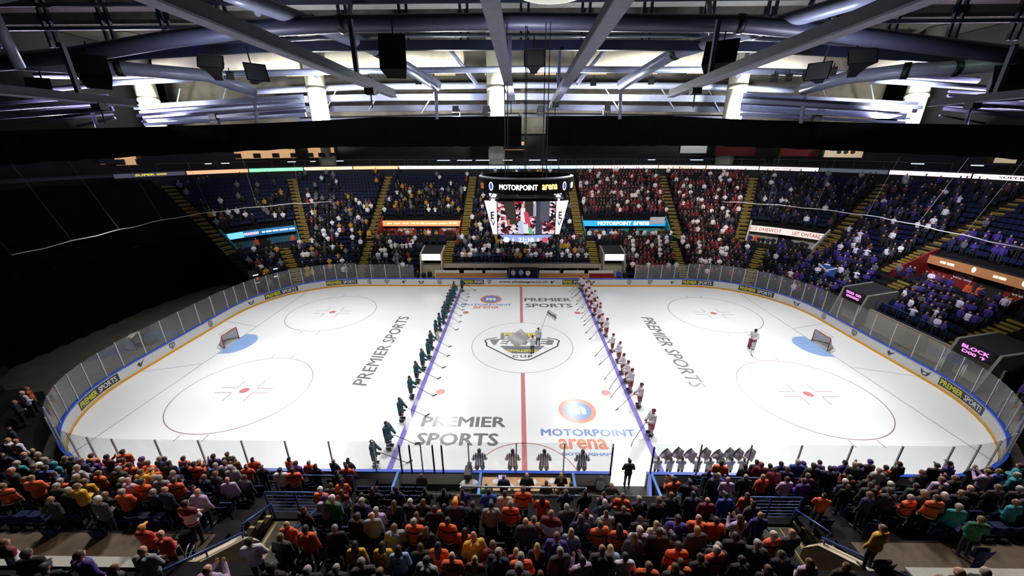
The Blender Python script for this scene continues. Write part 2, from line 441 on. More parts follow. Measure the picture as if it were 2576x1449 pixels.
def boards():
    t = thing('rink_boards', 'white rink boards with blue cap and yellow kick strip round the ice', 'boards', rink_pt(0)[0])
    t.location = (0, 0, 0)
    s0, s1 = near_s(GATE[0]), near_s(GATE[1])+RPER
    for nm, m, z0, z1, a, c in (('kick_strip', M_KICK, 0, .2, -.012, .1), ('board_panel', M_BOARD, .2, .98, 0, .1), ('cap_rail', M_CAP, .98, 1.07, -.03, .14)):
        q = B(); strip(q, s0, s1, z0, z1, a, c); q.build(nm, m, t)
    F = lambda sc, z: (lambda x, y: (lambda p: (p.x, p.y, z+y))(rink_pt(sc + x, -.018)[0]))
    Bk = lambda sc, z: (lambda x, y: (lambda p: (p.x, p.y, z+y))(rink_pt(sc + x, -.010)[0]))
    # seen from inside the ice, arc length runs left to right along the far side
    per = RPER
    def s_of(x, y):                     # nearest arc position
        return min(range(2400), key=lambda i: (rink_pt(per*i/2400)[0]-Vector((x, y, 0))).length_squared)*per/2400
    def ad(sc, w=3.7):
        q = B(); n = 14
        for i in range(n):
            u0, u1 = -w/2+w*i/n, -w/2+w*(i+1)/n; f = Bk(sc, 0)
            q.quad(f(u1, .3), f(u0, .3), f(u0, .9), f(u1, .9), 0)
        put(q, text_fit('PREMIER', w*.46, .42, bold=.035), F(sc-w*.24, .6), 1)
        put(q, text_fit('SPORTS', w*.42, .42, bold=.035), F(sc+w*.24, .6), 2)
        q.build('advert_panel', [M_BLACKAD, M_ADY, M_ADW], t, label='black advert strip with yellow and white lettering')
    for x, y in ((-22.6, 14.9), (-28.2, 11.2), (-5.95, 15), (6.5, 15), (22.0, 14.9), (27.6, 12.0), (-29.8, -8.0), (30.0, -7.9)):
        ad(s_of(x, y), 2.6 if abs(x) < 8 else 3.7)
    q = B(); put(q, text_fit('www.eliteleague.co.uk', 6.2, .38, bold=.02), F(0.3, .6)); q.build('board_lettering', M_INK, t)
    k = 0
    for x, y in ((-19.2, 15), (-17, 15), (-14.8, 15), (-12.6, 15), (-10.3, 15), (-4.0, 15), (4.0, 15), (8.9, 15), (13.6, 15), (16.2, 15), (19.0, 15), (-29.6, 8.1), (-30.2, 2.8), (-30.1, -1.5), (-30.2, -4.4), (30.0, 8.4), (30.2, 5), (30.2, 1.4), (30.2, -2.2), (30.2, -5)):
        sc = s_of(x, y); q = B(); f = F(sc, .6); r = random.Random(k); kind = k % 4; w = .3
        if kind == 0:                   # ring emblem with a letter
            for i in range(20):
                a, c = 2*PI*i/20, 2*PI*(i+1)/20
                q.quad(f(.26*cos(c), .3*sin(c)), f(.26*cos(a), .3*sin(a)), f(.2*cos(a), .23*sin(a)), f(.2*cos(c), .23*sin(c)))
            put(q, text_fit('G', .22, .28, bold=.03), f)
        elif kind == 1:                 # shield
            o = [(-.25, .25), (.25, .25), (.27, .0), (.0, -.3), (-.27, 0)]; i2 = [(a*.72, c*.72) for a, c in o]
            for i in range(5):
                j = (i+1) % 5; q.quad(f(*o[j]), f(*o[i]), f(*i2[i]), f(*i2[j]))
            put(q, text_fit('S', .18, .24, bold=.03), f)
        elif kind == 2:                 # tick-shaped emblem
            o = [(-.28, .05), (-.1, -.25), (.38, .28), (-.02, .02), (-.1, .2)]; q.add([f(*p) for p in o], [(4, 3, 2, 1, 0)])
        else:                           # crest with horns
            o = [(-.38, .24), (-.15, .05), (.15, .05), (.38, .24), (.26, -.12), (.1, -.26), (-.1, -.26), (-.26, -.12)]; q.add([f(*p) for p in o], [tuple(range(8))[::-1]])
            i2 = [(-.16, -.02), (.16, -.02), (.1, -.16), (-.1, -.16)]; q.add([Vector(F(sc, .6)(*p))+rink_pt(sc)[1]*-.006 for p in i2], [(3, 2, 1, 0)], 1)
        q.build('emblem', [M_INK, M_BOARD], t); k += 1
boards()

M_POST = mat('glass_post', '#d8d6dc', .4, var=.05); M_POSTB = mat('post_black', '#17171a', .4)
def glass():
    """glass panes on top of the boards; none in front of the players' benches on the far side"""
    panes = []
    def run(s0, s1, w, z1, where, post=M_POST, dark=()):
        n = max(1, round((s1-s0)/w)); L = (s1-s0)/n
        for i in range(n): panes.append((s0+i*L, s0+(i+1)*L, z1, where, i, post))
    a, q, b2 = RL-RR, RR*PI/2, RW-RR
    run(14.2, a, 1.75, 2.87, 'far boards past the white bench')
    run(a, a+q, 1.25, 3.0, 'far corner by the seated end')
    run(a+q, a+q+2*b2, 1.85, 3.1, 'end boards before the seated end')
    run(a+q+2*b2, a+2*q+2*b2, 1.3, 3.0, 'near corner by the seated end')
    ns = a+2*q+2*b2
    run(ns, near_s(GATE[1])-.05, 2.35, 2.95, 'near boards, white team side')
    run(near_s(GATE[0])+.05, near_s(-7.6), 2.35, 2.95, 'near boards before the timekeepers')
    run(near_s(-7.6), near_s(-a), 2.35, 2.95, 'near boards, teal team side')
    run(near_s(-a), near_s(-a)+q, 1.3, 3.0, 'near corner by the black drape')
    run(near_s(-a)+q, near_s(-a)+q+2*b2, 1.85, 3.1, 'end boards before the black drape')
    run(near_s(-a)+q+2*b2, near_s(-a)+2*q+2*b2, 1.25, 3.0, 'far corner by the black drape')
    run(RPER-a, RPER-13.4, 1.75, 2.87, 'far boards, teal team side')
    for s0, s1, z1, where, i, post in panes:
        p0, n0 = rink_pt(s0, .06); p1, n1 = rink_pt(s1, .06)
        t = thing('glass_panel', f'glass pane with pale post, {ordw(i+1)} along the {where}', 'glass panel', (p0.x, p0.y, 1.07), group='glass panes round the rink')
        bd = B(); n = 2 if (n1-n0).length > .01 else 1
        pr = None
        for k in range(n+1):
            p = rink_pt(s0+.03+(s1-s0-.06)*k/n, .06)[0] - Vector((p0.x, p0.y, 0))
            if pr is not None: bd.quad((pr.x, pr.y, 0), (p.x, p.y, 0), (p.x, p.y, z1-1.07), (pr.x, pr.y, z1-1.07))
            pr = p
        bd.build('pane', G, t)
        ps = B(); ps.box((0, 0, (z1-1.07)/2), (.06, .06, z1-1.07), atan2(n0.y, n0.x)); ps.build('post', post, t)
    # black pads round the open gate and by the penalty box
    for x, lb in ((-6.25, 'outer pole of the pair beside the teal line'), (-5.75, 'inner pole of the pair beside the teal line'), (-4.6, 'outer pole of the pair by the empty penalty box'), (-4.15, 'inner pole of the pair by the empty penalty box'), (GATE[0]-.08, 'pole on the timekeeper side of the open gate'), (GATE[1]+.12, 'pole on the white team side of the open gate')):
        bd = B(); bd.tube([(0,0,0), (0,0,1.85)], .045, 8); bd.build('gate_pole', M_POSTB, None, loc=(x, -15.175, 1.0), label='tall black padded '+lb, cat='pole', group='black padded poles on the near boards')
glass()
# ---------------------------------------------------------------- far stand
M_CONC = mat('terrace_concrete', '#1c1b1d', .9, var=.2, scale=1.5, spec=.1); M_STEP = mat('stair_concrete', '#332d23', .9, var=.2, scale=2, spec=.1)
M_NOSE = mat('nosing_yellow', '#8f7a2e', .6, var=.15); M_BEIGE = mat('beige_wall', '#b3a78f', .7, var=.08); M_GREYW = mat('grey_wall', '#8a8880', .7, var=.08)
M_SEAT = mat('seat_blue', '#0e1838', .6, var=.1, spec=.15); M_RAIL = mat('rail_blue', '#27407c', .4, .2, var=.1); M_RAILN = mat('rail_navy', '#27427c', .4, .2, var=.1)
M_STEEL = mat('steel_pale', '#b9bcc4', .35, .7, var=.05); M_BLACK = mat('black_cloth', '#050505', .95, var=.35, scale=2, spec=.05); M_DARK2 = mat('dark_wall', '#17181c', .8, var=.2)
PORTALS = {'wing': (-33.4, -28.2), 'orange': (-20.7, -9.0), 'blue': (9.3, 21.2), 'white': (28.2, 33.4), 'red': (39.7, 48.4)}
PD0, PD1, PZ = 4.4, 8.6, 3.75
UP = [-33.95, -27.6, -21.4, -8.15, 8.5, 22.0, 27.6, 33.95, 39.1, 49.2]
LOW = [-29.7, -21.3, -9.95, 9.95, 21.3, 29.7, 41.0, 50.0]
SA, SB = -34.4, 53.5
NROW = 24
LOWSPAN = [(SA, -13.5), (13.9, 39.4)]
def low_row(s): return any(a+.3 < s < c-.3 for a, c in LOWSPAN)
def in_portal(s, d, m=0.0):
    return any(a-m <= s <= c+m and PD0-m <= d <= PD1 for a, c in PORTALS.values())
def on_aisle(s, d, w=.75):
    return any(abs(s-a)*(1 if abs(s) < SC1 else (BR+d)/BR) < w for a in (UP if d > PD0 else LOW))
def srange(a, c, step=1.0):
    n = max(1, int(math.ceil((c-a)/step))); return [a+(c-a)*i/n for i in range(n+1)]
def far_stand():
    b = B()
    for k in range(-3, NROW):
        d0, d1 = k*TR, (k+1)*TR; z = far_z(d0+.01); zl = far_z(d0-.01)
        spans = [(SA, SB)] if k >= 0 else LOWSPAN
        if PD0-.01 <= d0 < PD1-.05:
            cuts = sorted(PORTALS.values()); spans = []; x = SA
            for a, c in cuts: spans.append((x, a)); x = c
            spans.append((x, SB))
        for a, c in spans:
            ss = srange(a, c)
            for s0, s1 in zip(ss, ss[1:]):
                b.quad(bowl_pt(s0, d0, z), bowl_pt(s1, d0, z), bowl_pt(s1, d1, z), bowl_pt(s0, d1, z))
                b.quad(bowl_pt(s0, d0, 0 if k == -3 else zl), bowl_pt(s1, d0, 0 if k == -3 else zl), bowl_pt(s1, d0, z), bowl_pt(s0, d0, z))
    for s in (SA, SB):
        for k in range(NROW):
            d0, d1 = k*TR, (k+1)*TR; z = far_z(d0+.01); b.quad(bowl_pt(s, d0, 0), bowl_pt(s, d1, 0), bowl_pt(s, d1, z), bowl_pt(s, d0, z))
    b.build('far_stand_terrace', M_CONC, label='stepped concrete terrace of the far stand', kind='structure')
    # front wall under row one
    b = B()
    for s0, s1 in zip(srange(SA, SB), srange(SA, SB)[1:]):
        if -10.6 < (s0+s1)/2 < 10.6: zt, zb = FZ0+.05, 1.25
        elif low_row((s0+s1)/2): continue
        else: zt, zb = FZ0+.05, 0
        b.quad(bowl_pt(s0, -.02, zb), bowl_pt(s1, -.02, zb), bowl_pt(s1, -.02, zt), bowl_pt(s0, -.02, zt)); b.quad(bowl_pt(s0, -.02, zt), bowl_pt(s1, -.02, zt), bowl_pt(s1, .1, zt), bowl_pt(s0, .1, zt))
    b.build('wall_far', mat('far_front_wall', '#a89f8c', .7, var=.1), label='pale concrete front wall of the far stand', kind='structure')
far_stand()

WHERE = {-33.95: 'by the black tarpaulin', -27.6: 'between the teal portal and the dark seats', -21.4: 'beside the orange portal, end side', -8.15: 'beside the orange portal, scoreboard side', 8.5: 'beside the blue portal, scoreboard side', 22.0: 'beside the blue portal, end side', 27.6: 'beside the white-signed portal, blue portal side', 33.95: 'beside the white-signed portal, end side', 39.1: 'beside the red portal, far side', 49.2: 'beside the red portal, near side'}
def stairs():
    for lst, up in ((UP, True), (LOW, False)):
        for s in lst:
            d0, d1 = (PD0+.4, 19.2) if up else (-2.4 if low_row(s) else 0, PD0)
            if s > 49 and up: d0 = 8.6
            o = bowl_pt(s, d0, 0)
            zone = min(PORTALS.items(), key=lambda kv: abs(sum(kv[1])/2-s))[0]
            lab = ('long yellow-edged stair up the far stand ' + WHERE[s]) if up else f'short bright yellow-edged stair below the {dict(wing="teal", orange="orange", blue="blue", white="white-signed", red="red")[zone]} portal, ' + ('scoreboard side' if abs(s) < 15 or s in (29.7, -29.7) else 'far side' if s == 41.0 else 'near side' if s > 49 else 'end side')
            t = thing('stairway', lab, 'stairs', (o.x, o.y, far_z(d0)), group='stairways of the far stand')
            st, no = B(), B(); n = bowl_n(s); u = Vector((-n.y, n.x, 0)); w = 1.25
            k = int(round((d1-d0)/(TR/2)))
            for i in range(k):
                d = d0+i*TR/2; z = far_z(d+.01) + (FS*TR/2 if (round(d/(TR/2)) % 2 == 1) else 0.02)
                z0 = far_z(d0)
                p = bowl_pt(s, d, 0)-Vector((o.x, o.y, 0)); q = p + n*TR/2
                rel = z-z0
                a, c2, d2, e = [v+Vector((0, 0, rel)) for v in (p-u*w/2, p+u*w/2, q+u*w/2, q-u*w/2)]
                lo = Vector((0, 0, -.24))
                st.add([a, c2, d2, e, a+lo, c2+lo, d2+lo, e+lo], [(0,1,2,3), (0,4,5,1), (1,5,6,2), (3,2,6,7), (0,3,7,4)])
                no.add([a-n*.012+Vector((0,0,.012)), c2-n*.012+Vector((0,0,.012)), c2+n*.15+Vector((0,0,.012)), a+n*.15+Vector((0,0,.012)), a-n*.012+lo*.6, c2-n*.012+lo*.6], [(0,1,2,3), (0,4,5,1)])
            st.build('steps', M_STEP, t); no.build('nosing', M_NOSE, t)
stairs()

# ---------------------------------------------------------------- portals with sponsor signs
M_PORT = {k: mat('portal_'+k, c, .6, var=.06) for k, c in dict(wing='#2f6c82', orange='#8d2e26', blue='#2f8f94', white='#b9b9b0', red='#7a1a1e').items()}
def emis(name, c, e): return mat(name, c, .5, emit=c, es=e, var=0)
M_SIGN = dict(wing=emis('sign_wing', '#2a78b0', .5), orange=emis('sign_orange', '#f39a63', .9), blue=emis('sign_blue', '#2a9fe0', .8), white=emis('sign_white', '#ead9d2', .9), red=emis('sign_tan', '#9c6a44', .45))
M_LIT = emis('letter_white', '#ffffff', 1.1); M_LITC = emis('letter_cream', '#ffe6c8', 1.4); M_LRED = emis('letter_red', '#a03030', .35); M_LPINK = emis('letter_pink', '#ffd8ee', 1.1)
M_PALE = mat('letter_paint', '#e8e4e4', .5)
def portal(key, label, wall_name):
    a, c = PORTALS[key]; mid = (a+c)/2; o = bowl_pt(mid, PD0, PZ)
    t = thing('stand_portal', label, 'portal', (o.x, o.y, o.z), group='entrance portals of the far stand')
    O = Vector((o.x, o.y, o.z))
    P = lambda s, d, z: bowl_pt(s, d, z) - O
    flr, wl, fs = B(), B(), B()
    ss = srange(a, c, 1.2)
    zt = far_z(PD1+.05)+.05
    for s0, s1 in zip(ss, ss[1:]):
        flr.quad(P(s0, PD0-.0, PZ), P(s1, PD0, PZ), P(s1, PD1, PZ), P(s0, PD1, PZ))
        mids = (s0+s1)/2; rel = (mids-a)/(c-a)
        door = .40 < rel < .52 or .56 < rel < .66
        wl.quad(P(s0, PD1-.05, PZ), P(s1, PD1-.05, PZ), P(s1, PD1-.05, zt), P(s0, PD1-.05, zt), 1 if door else 0)
        for d, nrm in ((PD1-.75, 0),):
            fs.quad(P(s0, d, zt-.72), P(s1, d, zt-.72), P(s1, d, zt+.12), P(s0, d, zt+.12))
            fs.quad(P(s0, d, zt+.12), P(s1, d, zt+.12), P(s1, PD1, zt+.12), P(s0, PD1, zt+.12), 1); fs.quad(P(s0, d, zt-.72), P(s1, d, zt-.72), P(s1, PD1, zt-.72), P(s0, PD1, zt-.72), 1)
    for s in (a, c):
        sd_ = B()
        pts = []
        for k in range(6):
            d = PD0+(PD1-PD0)*k/5; pts.append((d, far_z(d)+.75))
        for (d0, z0), (d1, z1) in zip(pts, pts[1:]):
            sd_.quad(P(s, d0, PZ-.4), P(s, d1, PZ-.4), P(s, d1, z1), P(s, d0, z0))
            g = .12 if s == c else -.12
            sd_.quad(P(s+g, d0, PZ-.4), P(s+g, d1, PZ-.4), P(s+g, d1, z1), P(s+g, d0, z0)); sd_.quad(P(s, d0, z0), P(s, d1, z1), P(s+g, d1, z1), P(s+g, d0, z0))
        sd_.build('side_wall', M_PORT[key], t)
    # front drop below the portal floor
    for s0, s1 in zip(ss, ss[1:]): flr.quad(P(s0, PD0, far_z(PD0-.5)), P(s1, PD0, far_z(PD0-.5)), P(s1, PD0, PZ), P(s0, PD0, PZ))
    flr.build('landing', M_STEP, t); wl.build('back_wall', [M_PORT[key], M_DARK2], t)
    f = fs.build('sign_fascia', [M_SIGN[key], M_DARK2], t)
    F = lambda sc, z, d=PD1-.77: (lambda x, y: P(sc+x*BR/(BR+d) if abs(sc) > SC1 else sc+x, d, z+y))
    W = lambda sc, z: F(sc, z, PD1-.07)
    def lt(name, m, txt, w, h, fn, par=f, **k):
        q = B(); put(q, text_fit(txt, w, h, **k), fn); return q.build(name, m, par)
    zc = zt-.3
    if key == 'orange':
        lt('sign_lettering', M_LITC, 'gem   food · drink · 000 00 000 | premium service | 00 000', 10.6, .34, F(mid, zc), bold=.02)
        lt('wall_lettering', M_PALE, 'gem', 2.5, 1.05, W(a+3.1, PZ+1.1), t, bold=.06); lt('wall_lettering', M_PALE, '.gem', 2.3, .9, W(c-2.0, PZ+1.15), t, bold=.06)
    elif key == 'blue':
        lt('sign_lettering', M_LIT, 'MOTORPOINT', 5.0, .55, F(mid-1.2, zc), bold=.05); lt('sign_lettering', M_LPINK, 'arena', 2.4, .55, F(mid+2.8, zc), bold=.04)
        q = B()
        for i in range(24):
            t0, t1 = PI*i/24*1.15-.2, PI*(i+1)/24*1.15-.2; g = W(a+2.3, PZ+.35)
            q.quad(g(1.35*cos(t0), 1.35*sin(t0)), g(1.6*cos(t0), 1.6*sin(t0)), g(1.6*cos(t1), 1.6*sin(t1)), g(1.35*cos(t1), 1.35*sin(t1)))
        q.build('wall_ring', mat('ring_red', '#8d4048', .6), t)
        q = B(); g = W(0, PZ); q.quad(g(a+.1, 0), g(a+4.6, 0), g(a+4.4, 1.9), g(a+.1, 1.9)); q.build('wall_panel', mat('panel_navy', '#2b4a70', .6), t)
    elif key == 'white':
        lt('sign_lettering', M_LRED, 'ICE DHEWOT', 3.6, .5, F(mid-1.45, zc), bold=.01); lt('sign_lettering', M_LRED, 'LET ONTAREZ', 3.4, .5, F(mid+1.5, zc), bold=.01)
    elif key == 'wing':
        lt('sign_lettering', M_LIT, '00 0000 0000 000000 0000', 4.0, .25, F(mid+1.3, zc), bold=.03); lt('sign_lettering', M_LPINK, '000 0000000', 2.6, .4, F(mid-1.0, zc), bold=.03)
        q = B(); g = F(a+.75, zc); q.quad(g(-.9, -.38), g(.9, -.38), g(.9, .38), g(-.9, .38)); q.build('sign_panel', emis('panel_cyan', '#7fe0f4', .9), f)
    else:
        for x, tx in ((-3.2, '000 00000'), (.9, '0000 000000'), (4.2, '0000 0000')): lt('sign_lettering', M_LITC, tx, 1.5, .26, F(mid+x, zc), bold=.05)
        for x in (-1.1, 2.6):
            q = B(); g = F(mid+x, zc+.08); q.add([g(.26*cos(2*PI*i/20), .26*sin(2*PI*i/20)) for i in range(20)], [tuple(range(20))]); q.build('sign_roundel', M_LITC, f)
        for sc in (a+2.1, c-1.9): lt('wall_lettering', M_PALE, 'Coca-Cola', 2.7, .8, W(sc, PZ+1.15), t, bold=.01, shear=.35)
    return t
portal('wing', 'teal-walled stand portal under a blue lit sign, beside the black drape', 'teal')
portal('orange', 'dark red portal wall under a long orange lit sign', 'orange')
portal('blue', 'portal with a bright blue lit sign over a teal and navy wall', 'blue')
portal('white', 'pale portal wall under two white lit signs with red letters', 'white')
portal('red', 'deep red portal wall with white script under a tan lit sign', 'red')

# ---------------------------------------------------------------- ribbon display, upper level
def seg_mat(i):
    cs = ['#3a3a46', '#d9a07a', '#7fd8a8', '#cfc0a8', '#f0b080', '#f2e6e6', '#ffe9dc', '#eef2ff', '#bcd4f4', '#c8e0ff', '#b4d0f8', '#bcd8ff', '#c8e4ff', '#a8ccf4', '#bcd8ff', '#c8e0ff', '#e8d0c4', '#f4e4ea', '#ffeef0', '#f4dcc0', '#fff0f4', '#ffe8ee', '#404850', '#ffe4ea', '#ffe9f2', '#f6e0ea', '#ffecf2', '#f8e8f0']
    c = cs[i % len(cs)]
    return emis('ribbon_%d' % (i % len(cs)), c, 1.5)
def upper():
    t = thing('ribbon_display', 'long thin lit display ribbon along the upper level of the far stand', 'display', bowl_pt(0, 19.5, 12.9))
    t.location = (0, 0, 0)
    s0, s1 = -35.9, 49; n = 28; w = (s1-s0)/n
    for i in range(n):
        q = B()
        for a, c in zip(srange(s0+i*w+.03, s0+(i+1)*w-.03, 1.3), srange(s0+i*w+.03, s0+(i+1)*w-.03, 1.3)[1:]):
            q.quad(bowl_pt(a, 19.4, 13.02), bowl_pt(c, 19.4, 13.02), bowl_pt(c, 19.4, 13.52), bowl_pt(a, 19.4, 13.52))
        o = q.build('screen_segment', seg_mat(i), t)
        if i in (0, 3, 5, 17, 19, 21, 24, 25, 26, 27):
            q = B(); sc = s0+(i+.5)*w
            put(q, text_fit('00 000 0000' if i % 2 else 'SUPER 000', 2.4, .24, bold=.02), lambda x, y: bowl_pt(sc+x*.55, 19.37, 13.27+y)); q.build('screen_lettering', mat('ribbon_ink', '#3a2a3a', .5) if i > 3 else emis('ribbon_yellow', '#f0e040', 1.2), o)
    q = B()
    for a, c in zip(srange(s0, 52, 1.3), srange(s0, 52, 1.3)[1:]):
        q.quad(bowl_pt(a, 19.45, 11.6), bowl_pt(c, 19.45, 11.6), bowl_pt(c, 19.45, 13.7), bowl_pt(a, 19.45, 13.7)); q.quad(bowl_pt(a, 19.45, 13.7), bowl_pt(c, 19.45, 13.7), bowl_pt(c, 19.7, 13.7), bowl_pt(a, 19.7, 13.7))
    q.build('ribbon_backing', M_DARK2, t)
    b = B(); ss = srange(-50, 58, 1.5)
    for a, c in zip(ss, ss[1:]):
        b.quad(bowl_pt(a, 19.75, 13.2), bowl_pt(c, 19.75, 13.2), bowl_pt(c, 28, 13.2), bowl_pt(a, 28, 13.2)); b.quad(bowl_pt(a, 28, 13), bowl_pt(c, 28, 13), bowl_pt(c, 28, 18.4), bowl_pt(a, 28, 18.4))
    b.build('wall_upper', M_DARK2, label='dark wall behind the upper level boxes', kind='structure')
    wm = emis('box_glow_warm', '#d9a878', .8); wc = emis('box_glow_cream', '#d8c4a0', .6); rd = mat('box_red', '#8e2a22', .6); wt = emis('box_glow_white', '#b8bcb8', .5)  # warm, cream and white back walls glow in place of room lamps
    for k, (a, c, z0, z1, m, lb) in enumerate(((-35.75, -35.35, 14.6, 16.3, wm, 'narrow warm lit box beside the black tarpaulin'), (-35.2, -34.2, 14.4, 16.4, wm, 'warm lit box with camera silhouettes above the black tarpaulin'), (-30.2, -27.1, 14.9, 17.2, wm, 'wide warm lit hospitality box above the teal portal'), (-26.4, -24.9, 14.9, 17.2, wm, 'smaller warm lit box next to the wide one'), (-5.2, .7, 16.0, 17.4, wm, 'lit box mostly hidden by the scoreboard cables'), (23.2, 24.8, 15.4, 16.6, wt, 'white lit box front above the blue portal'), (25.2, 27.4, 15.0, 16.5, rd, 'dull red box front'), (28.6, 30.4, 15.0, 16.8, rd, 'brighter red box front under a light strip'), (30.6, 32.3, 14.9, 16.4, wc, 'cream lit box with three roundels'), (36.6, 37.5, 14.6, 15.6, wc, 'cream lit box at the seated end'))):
        o = bowl_pt((a+c)/2, 24, z0); t2 = thing('hospitality_box', lb, 'box', o, group='hospitality boxes of the upper level')
        q = B(); zz = srange(a, c, .8)
        for x0, x1 in zip(zz, zz[1:]): q.quad(bowl_pt(x0, 24.2, z0)-o, bowl_pt(x1, 24.2, z0)-o, bowl_pt(x1, 24.2, z1)-o, bowl_pt(x0, 24.2, z1)-o)
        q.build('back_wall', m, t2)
        for s in (a, c): q = B(); q.add([bowl_pt(s, 22.4, z0)-o, bowl_pt(s, 24.2, z0)-o, bowl_pt(s, 24.2, z1)-o, bowl_pt(s, 22.4, z1)-o], [(0, 1, 2, 3)]); q.build('partition', M_DARK2, t2)
        if m is wm:
            for s in srange(a+.1, c-.1, 1.1): q = B(); p = bowl_pt(s, 22.0, z0)-o; q.box((p.x, p.y, .45), (1.0, .25, .7), atan2(bowl_n(s).y, bowl_n(s).x)+PI/2); q.build('counter', M_DARK2, t2)
        if m is wc and a < 32:
            q = B()
            for j in range(3):
                g = (a+c)/2-.25+.28*j; q.add([bowl_pt(g+.1*cos(2*PI*i/14), 24.12, z0+.75+.26*sin(2*PI*i/14))-o for i in range(14)], [tuple(range(14))], j//2)
            q.build('roundel', [mat('roundel_teal', '#2b5560', .5), rd], t2)
    # railings and counter lights on the upper level
    k = 0
    for a, c in ((-34, -28.5), (-28, -20), (-19.5, -9.5), (-9, 0), (.5, 9), (9.5, 20), (20.5, 28), (28.5, 36), (36.5, 46)):
        o = bowl_pt((a+c)/2, 19.9, 13.4); q = B(); zz = srange(a, c, 1.4)
        q.tube([bowl_pt(s, 19.9, 14.55)-o for s in zz], .025, 5)
        for s in zz: q.tube([bowl_pt(s, 19.9, 13.2)-o, bowl_pt(s, 19.9, 14.55)-o], .02, 4)
        k += 1
        q.build('balcony_railing', mat('rail_dim', '#70757f', .4, .5), loc=o, label=f'thin steel railing on the upper level, {ordw(k)} length counted from the drape end', cat='railing', group='upper level railings')
    lm = emis('counter_light', '#cfe2ff', 2.2); k = 0
    for s, w in ((-31.6, .8), (-30.8, 1.0), (-27.4, 1.2), (-26.2, .8), (-24.6, 1.1), (-13.5, 2.2), (-9.8, 2.6), (-6.6, 2.4), (-2.2, 1.6), (2.5, 2.0), (5.6, 1.6), (21.4, 1.2), (24.2, 2.0), (34.6, 1.2), (36.6, 1.0), (38.4, .9)):
        o = bowl_pt(s, 21.2, 14.35); n = bowl_n(s); q = B(); q.box((0, 0, 0), (w, .2, .09), atan2(n.y, n.x)-PI/2); k += 1
        q.build('counter_light', lm, loc=o, label=f'thin white light strip on an upper level counter, {ordw(k)} from the drape end', cat='light', group='counter light strips')
upper()

# ---------------------------------------------------------------- black drapes and the curtain under the roof
def drapes():
    b = B(); ss = srange(-62, -34.5, .9)
    for i, (a, c) in enumerate(zip(ss, ss[1:])):
        for d0, d1 in ((8, 12), (12, 16), (16, 19.4)):
            f = lambda s, d, j: bowl_pt(s, d, far_z(8)+FS*(d-8)+.55 + .12*sin(s*2.1+d))
            b.quad(f(a, d0, 0), f(c, d0, 0), f(c, d1, 0), f(a, d1, 0))
    b.build('seat_cover', M_BLACK, label='black tarpaulin sloping over the closed seats at the draped end', cat='cover')
    b = B(); ss = srange(-66, -34.45, .35)
    w = lambda s: .16*sin(s*4.2)+.08*sin(s*9.7+1)
    for a, c in zip(ss, ss[1:]):
        b.quad(bowl_pt(a, 7.7+w(a), 0), bowl_pt(c, 7.7+w(c), 0), bowl_pt(c, 8, far_z(8)+.6), bowl_pt(a, 8, far_z(8)+.6))
        b.f and None
    b.build('front_drape', M_BLACK, label='tall black drape hanging to the floor behind the end boards', cat='drape')
    b = B(); pts = [(-43.5, -9), (-37.5, -13.5), (-35.5, -17), (-36, -24)]
    for (x0, y0), (x1, y1) in zip(pts, pts[1:]):
        for i in range(14):
            a, c = i/14, (i+1)/14; g = lambda t: .15*sin(t*40+x0)
            b.quad((x0+(x1-x0)*a+g(a), y0+(y1-y0)*a, 0), (x0+(x1-x0)*c+g(c), y0+(y1-y0)*c, 0), (x0+(x1-x0)*c+g(c), y0+(y1-y0)*c, 16), (x0+(x1-x0)*a+g(a), y0+(y1-y0)*a, 16))
    b.build('side_drape', M_BLACK, label='black drape closing the corner between end floor and near stand', cat='drape')
    for (a, c, nm) in ((-58, 0.1, 'draped end'), (3.7, 60, 'seated end')):
        b = B(); ss = srange(a, c, .45)
        def zt(s): return 20.75 - max(0, abs(s)-21)*.135
        def zb(s): return 16.62 - max(0, abs(s)-24)*.08 + .05*sin(s*3.1)
        g = lambda s: 12+.12*sin(s*5.3)+.06*sin(s*13)
        for s0, s1 in zip(ss, ss[1:]):
            b.quad(bowl_pt(s0, g(s0), zb(s0)), bowl_pt(s1, g(s1), zb(s1)), bowl_pt(s1, 12, zt(s1)), bowl_pt(s0, 12, zt(s0)))
            b.quad(bowl_pt(s0, 12, zt(s0)), bowl_pt(s1, 12, zt(s1)), bowl_pt(s1, 12.5, zt(s1)), bowl_pt(s0, 12.5, zt(s0))); b.quad(bowl_pt(s0, 12.5, zb(s0)), bowl_pt(s1, 12.5, zb(s1)), bowl_pt(s1, 12.5, zt(s1)), bowl_pt(s0, 12.5, zt(s0)))
        b.build('curtain_valance', M_BLACK, label=f'deep black curtain hung under the roof towards the {nm}', cat='curtain', group='black curtains under the roof')
drapes()

